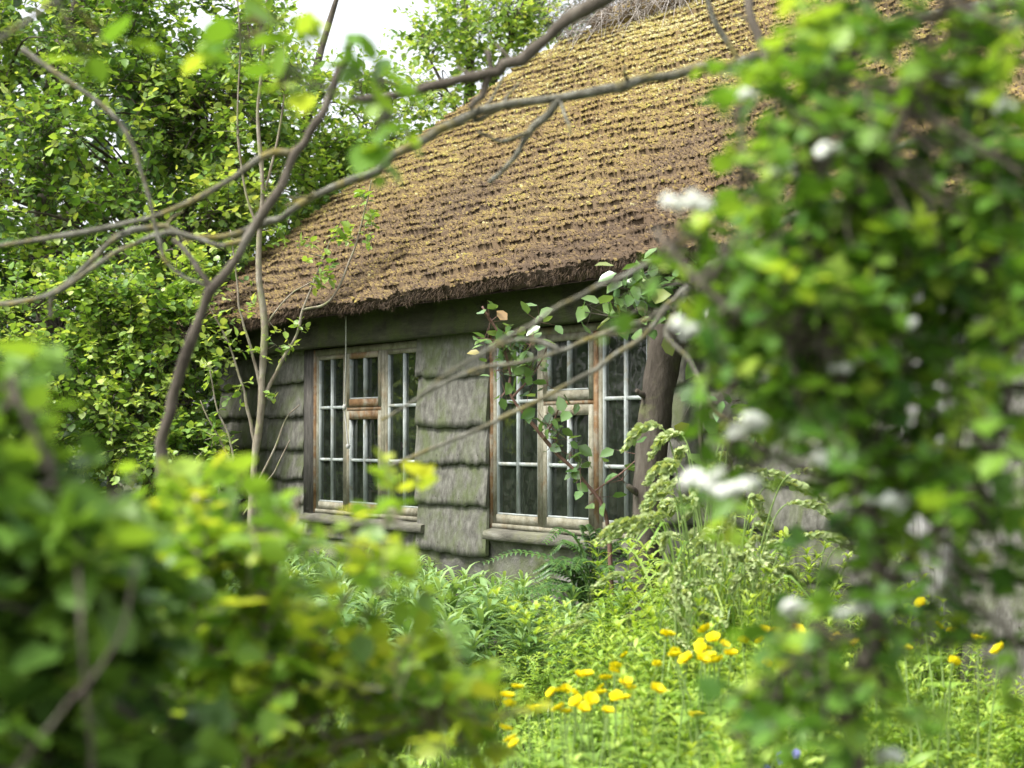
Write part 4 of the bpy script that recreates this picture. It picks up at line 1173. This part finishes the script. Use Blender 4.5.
hp = [herb(s_, .8) for s_ in (11, 12, 13, 14)]; hu = [False] * 4
HERB = ('soft pale green herb with whorls of narrow leaves in the meadow before the near window', 'soft pale herbs in the meadow')
cnt = 0
def herb_top(px):   # photographed tops of the herb bank
    return np.interp(px, [440, 500, 560, 620, 680, 740, 800, 860, 930, 1024], [720, 680, 605, 550, 512, 512, 530, 555, 570, 580])
for Y, step in ((8.2, 26), (7.4, 28), (6.7, 30), (6.1, 36), (5.5, 42), (4.9, 52)):
    for px in np.arange(455 + RNG.uniform(0, 20), 1060, step):
        x = px + RNG.uniform(-12, 12)
        ty = herb_top(x) + (8.2 - Y) * 56 + RNG.uniform(-16, 26)
        p = P(x, ty, Y); h = p[2]
        if h < .2: continue
        put(hp, hu, cnt, (p[0], p[1] + RNG.uniform(-.2, .2), -.02), RNG.uniform(0, 6.28), h / .8, *HERB, (RNG.normal(0, .08), RNG.normal(0, .08))); cnt += 1


# grasses with drooping pale seed heads before the log
def seed_grass(seed, h):
    r = np.random.default_rng(seed)
    t = thing('seeding_grass', '', 'grass'); b = MB(); s = MB(); hd = MB()
    for q in range(7):
        an = r.uniform(0, 6.28); rch = r.uniform(.12, .42) * h / 1.2
        dx, dy = math.cos(an) * rch, math.sin(an) * rch * .6
        hh = h * r.uniform(.78, 1.08)
        pth = smooth_path([[dx * .05, dy * .05, 0], [dx * .2, dy * .2, hh * .55], [dx * .6, dy * .6, hh * .95], [dx * 1.1, dy * 1.1, hh], [dx * 1.55, dy * 1.55, hh * .93]], 8)
        s.tube(pth, np.linspace(.004, .0018, len(pth)), 4, cap=False)
        i0 = np.arange(int(len(pth) * .60), len(pth)); tg = nrm(np.gradient(pth, axis=0))
        for rep in range(7):
            n = len(i0)
            lat = nrm(np.cross(tg[i0], r.normal(0, 1, (n, 3))))
            fat = np.sin(np.linspace(.25, PI - .2, n))[:, None] + .25
            add_leaves(hd, pth[i0] + r.normal(0, .004, (n, 3)), tg[i0] + lat * .55, r.normal(0, 1, (n, 3)), .030 * fat[:, 0], T_OVATE, 0, r.uniform(0, 1, n), 1.1)
    n = 26; an = r.uniform(0, 6.28, n)
    for q in range(n):
        d = np.array([math.cos(an[q]), math.sin(an[q])]) * r.uniform(.1, .32); hh = h * r.uniform(.35, .75)
        ribbon(b, [[d[0] * .1, d[1] * .1, 0], [d[0] * .5, d[1] * .5, hh * .7], [d[0], d[1], hh], [d[0] * 1.6, d[1] * 1.6, hh * .88]], .006, r.uniform())
    s.build('stem', G['stem'], t, smooth=True); hd.build('seed_head', G['seed'], t, smooth=True); b.build('blade', G['grass'], t, smooth=True)
    return t


def ribbon(mb, pts, w_, rnd, m=0):
    q = smooth_path(pts, 4); tg = nrm(np.gradient(q, axis=0)); sd_ = nrm(np.cross(tg, np.array([.1, .25, 1.0]) + RNG.normal(0, .2, 3)))
    ww = w_ * np.sqrt(np.clip(1 - np.linspace(0, 1, len(q)) ** 2, 0, 1))[:, None] + .0004
    v = np.concatenate([q - sd_ * ww, q + sd_ * ww]); n = len(q); k = np.arange(n - 1)
    mb.add(v, np.stack([k, k + 1, k + 1 + n, k + n], -1), m, rnd)


sp = [seed_grass(s_, 1.2) for s_ in (21, 22, 23)]; su = [False] * 3
SEED = ('tall grass with drooping pale green seed heads in front of the leaning log', 'tall seeding grasses before the log')
for q, (x, y, Y) in enumerate([(700, 420, 7.6), (690, 455, 7.3), (715, 440, 7.5), (735, 470, 7.2), (705, 500, 7.0), (740, 520, 7.2), (650, 590, 6.8), (615, 610, 7.0), (680, 540, 6.8), (765, 530, 7.0), (800, 535, 7.3), (675, 570, 6.6), (725, 480, 7.7)]):
    p = P(x, y, Y); put(sp, su, q, (p[0], p[1], -.02), RNG.uniform(0, 6.28), p[2] / 1.2, *SEED)


# ================================================================= BUTTERCUPS
def buttercup(seed, h):
    r = np.random.default_rng(seed)
    t = thing('buttercup', '', 'flower'); s = MB()
    pth = smooth_path([[0, 0, 0], [r.normal(0, .02), r.normal(0, .02), h * .5], [r.normal(0, .04), r.normal(0, .03), h]], 7)
    s.tube(pth, np.linspace(.003, .0018, len(pth)), 5, cap=False); top = pth[-1]
    s.build('stem', G['stem'], t, smooth=True)
    f = MB(); k = 5; an = np.arange(k) * 2 * PI / k; hs_ = r.uniform(.6, .95); tl = nrm(np.array([r.normal(0, .35), r.normal(-.35, .3), 1.0])); tx_ = nrm(np.cross([0, 1.0, .1], tl)); ty_ = np.cross(tl, tx_)
    for lay in range(2):
        a_ = an + lay * .6
        d = np.stack([np.cos(a_), np.sin(a_), np.full(k, .8 + .5 * lay)], -1)
        d = d[:, :1] * tx_ + d[:, 1:2] * ty_ + d[:, 2:] * tl
        add_leaves(f, np.repeat(top[None], k, 0), d, np.tile(tl, (k, 1)) - .4 * d, hs_ * (.026 - .005 * lay), T_OVATE, 0, r.uniform(0, 1, k), 2.3)
    f.build('bloom', G['petal_y'], t, smooth=True)
    lf = MB()
    for q in range(3):
        p = pth[2 + q * 4]; n = 5; a_ = np.arange(n) * .5 + r.uniform(0, 6)
        add_leaves(lf, np.repeat(p[None], n, 0), np.stack([np.cos(a_), np.sin(a_), a_ * 0 + .4], -1), np.tile([0, 0, 1.0], (n, 1)), .055, T_LANCE, 0, r.uniform(.2, .7, n), 1.4)
    lf.build('foliage', G['herb'], t, smooth=True)
    return t


bp_ = [buttercup(s_, .5) for s_ in range(31, 39)]; bu = [False] * 8
FL = [(492, 697), (501, 706), (484, 718), (488, 740), (496, 743), (559, 692), (575, 692), (566, 703), (548, 710), (560, 711), (575, 710), (585, 718), (598, 686), (592, 676), (586, 690), (606, 698), (612, 696), (608, 668), (617, 683),
      (648, 640), (623, 654), (700, 650), (712, 653), (708, 630), (690, 658), (706, 660), (728, 662), (750, 637), (764, 640), (782, 642), (757, 661), (792, 633), (703, 715), (862, 645), (889, 644), (910, 638), (952, 629), (958, 633), (931, 606),
      (415, 715), (393, 712), (407, 716), (470, 712), (880, 700), (537, 712), (601, 680), (553, 697), (582, 702), (568, 716), (594, 708), (612, 674), (590, 694), (695, 652), (715, 658), (703, 648), (760, 634), (774, 636), (788, 640), (748, 644), (690, 640), (718, 648), (735, 655), (770, 655), (676, 660), (800, 650), (845, 640), (870, 655), (900, 655), (925, 640), (975, 640), (940, 660), (990, 650), (640, 700), (660, 690), (520, 740), (540, 735), (572, 678), (626, 690), (640, 664), (478, 724), (505, 690), (722, 640)]
for q, (x, y) in enumerate(FL):
    Y = np.interp(y, [600, 640, 700, 745], [7.2, 6.5, 5.5, 4.9]) + RNG.uniform(-.25, .1) - (.75 if x > 640 else .3)
    p = P(x, y, Y)
    if x < 430: lab = ('yellow buttercup half hidden behind the yellow green bush', 'buttercups behind the young bush')
    elif x < 515: lab = ('yellow buttercup at the left edge of the meadow', 'buttercups at the left of the meadow')
    elif x < 660: lab = ('yellow buttercup in the dense patch at the centre of the meadow', 'buttercups in the central patch')
    elif x < 800: lab = ('yellow buttercup in the patch just left of the hawthorn bush', 'buttercups left of the hawthorn')
    else: lab = ('yellow buttercup seen under the hawthorn bush near the corner post', 'buttercups under the hawthorn')
    put(bp_, bu, q, (p[0], p[1], 0), RNG.uniform(0, 6.28), p[2] / .5, *lab)

# a bluebell low at the right
def bluebell(loc, h, lab):
    t = thing('bluebell', lab, 'flower', loc); s = MB(); f = MB()
    pth = smooth_path([[0, 0, 0], [.01, 0, h * .6], [.03, 0, h * .92], [.07, -.01, h]], 8); s.tube(pth, np.linspace(.004, .002, len(pth)), 5)
    for k in range(9):
        p = pth[len(pth) - 1 - k * 2] if k * 2 < len(pth) - 1 else pth[10]
        a_ = np.arange(5) * 2 * PI / 5
        o = np.array([math.cos(k * 2.4), math.sin(k * 2.4), 0]) * .018
        add_leaves(f, np.repeat((p + o)[None], 5, 0), np.stack([np.cos(a_) * .35, np.sin(a_) * .35, -np.ones(5)], -1), np.stack([np.cos(a_), np.sin(a_), a_ * 0 + .3], -1), .026, T_OVATE, 0, RNG.uniform(0, 1, 5), 1.1)
    s.build('stem', G['stem'], t, smooth=True); f.build('bloom', G['petal_b'], t, smooth=True)
    b = MB()
    for k in range(5):
        an = k * 1.3; ribbon(b, [[0, 0, 0], [math.cos(an) * .06, math.sin(an) * .06, h * .4], [math.cos(an) * .16, math.sin(an) * .16, h * .55]], .006, .4)
    b.build('foliage', G['grass'], t, smooth=True)
p = P(762, 748, 4.7); bluebell((p[0], p[1], 0), p[2], 'blue bell flower low in the meadow left of the hawthorn')

# ================================================================= MEADOW GRASS
def blades(name, n, xr, yr, hfun, wid, label, lm=None, lean=.35):
    b = MB()
    x = RNG.uniform(0, 1, n); y = yr[0] + (yr[1] - yr[0]) * RNG.uniform(0, 1, n) ** .9
    x = (xr[0] + (xr[1] - xr[0]) * x) * y
    h = hfun(x, y) * RNG.uniform(.5, 1.1, n)
    # keep clear of the house
    lx = (x - W0[0]) * NY[0] + (y - W0[1]) * NY[1]
    k = (h > .06) & (lx < -.2); x, y, h = x[k], y[k], h[k]; n = len(x)
    an = RNG.uniform(0, 2 * PI, n); ln = np.abs(RNG.normal(.15, lean, n)) * h
    d = np.stack([np.cos(an) * ln, np.sin(an) * ln, np.zeros(n)], -1)
    base_ = np.stack([x, y, np.full(n, -.03)], -1)
    sd_ = nrm(np.stack([-np.sin(an), np.cos(an), np.zeros(n)], -1) + RNG.normal(0, .3, (n, 3)) * [1, 1, 0])
    rows = []
    W_ = wid * RNG.uniform(.6, 1.4, n)[:, None]
    for f, wf in ((0, .9), (.35, 1), (.7, .8), (1, .05)):
        c = base_ + d * f ** 2 + np.stack([x * 0, x * 0, h * (f - .12 * f ** 3)], -1)
        rows += [c - sd_ * W_ * wf, c + sd_ * W_ * wf]
    v = np.stack(rows, 1).reshape(-1, 3); kk = (np.arange(n) * 8)[:, None]
    fc = np.concatenate([kk + np.array([[q, q + 1, q + 3, q + 2]]) for q in (0, 2, 4)], 0)
    r = np.clip(.45 + .8 * (fbm(x * 1.5, y * 1.5, 77) - .5) + RNG.normal(0, .2, n), 0, 1)
    b.add(v, fc, 0, np.tile(r, 3))
    o = b.build(name, lm or G['grass'], smooth=True, props={'kind': 'stuff', 'label': label, 'category': 'grass'})
    return o


def hmeadow(x, y):
    px = 512 + x / y * F
    top = np.interp(px, [0, 300, 480, 600, 700, 850, 1024], [640, 680, 730, 660, 560, 580, 630]) + np.clip(8 - y, 0, 4.5) * 56
    z = CAMZ - (top - 437) / F * y
    return np.clip(z, .08, .95)


blades('meadow_grass', 60000, (-.34, .34), (3.6, 10.5), hmeadow, .0042, 'green meadow grass growing among the flowers')
blades('low_grass', 16000, (-.5, .5), (9, 20), lambda x, y: .25 + 0 * x, .006, 'short grass on the ground round the cottage')
# small broad leaves low among the grass
b = MB()
n = 6500
y = RNG.uniform(3.8, 9, n); x = RNG.uniform(-.33, .33, n) * y
z = hmeadow(x, y) * RNG.uniform(.2, .95, n)
k = ((x - W0[0]) * NY[0] + (y - W0[1]) * NY[1] < -.35); x, y, z = x[k], y[k], z[k]; n = len(x)
add_leaves(b, np.stack([x, y, z], -1), RNG.normal(0, 1, (n, 3)) * [1, 1, .5] + [0, 0, .7], RNG.normal(0, .35, (n, 3)) + [0, 0, 1], RNG.uniform(.04, .10, n), T_LANCE, 0, np.clip(.4 + .9 * (fbm(x * 2, y * 2, 78) - .5) + RNG.normal(0, .2, n), 0, 1), 1.3)
b.build('ground_cover', G['herb'], smooth=True, props={'kind': 'stuff', 'label': 'low leafy weeds filling the meadow', 'category': 'weeds'})
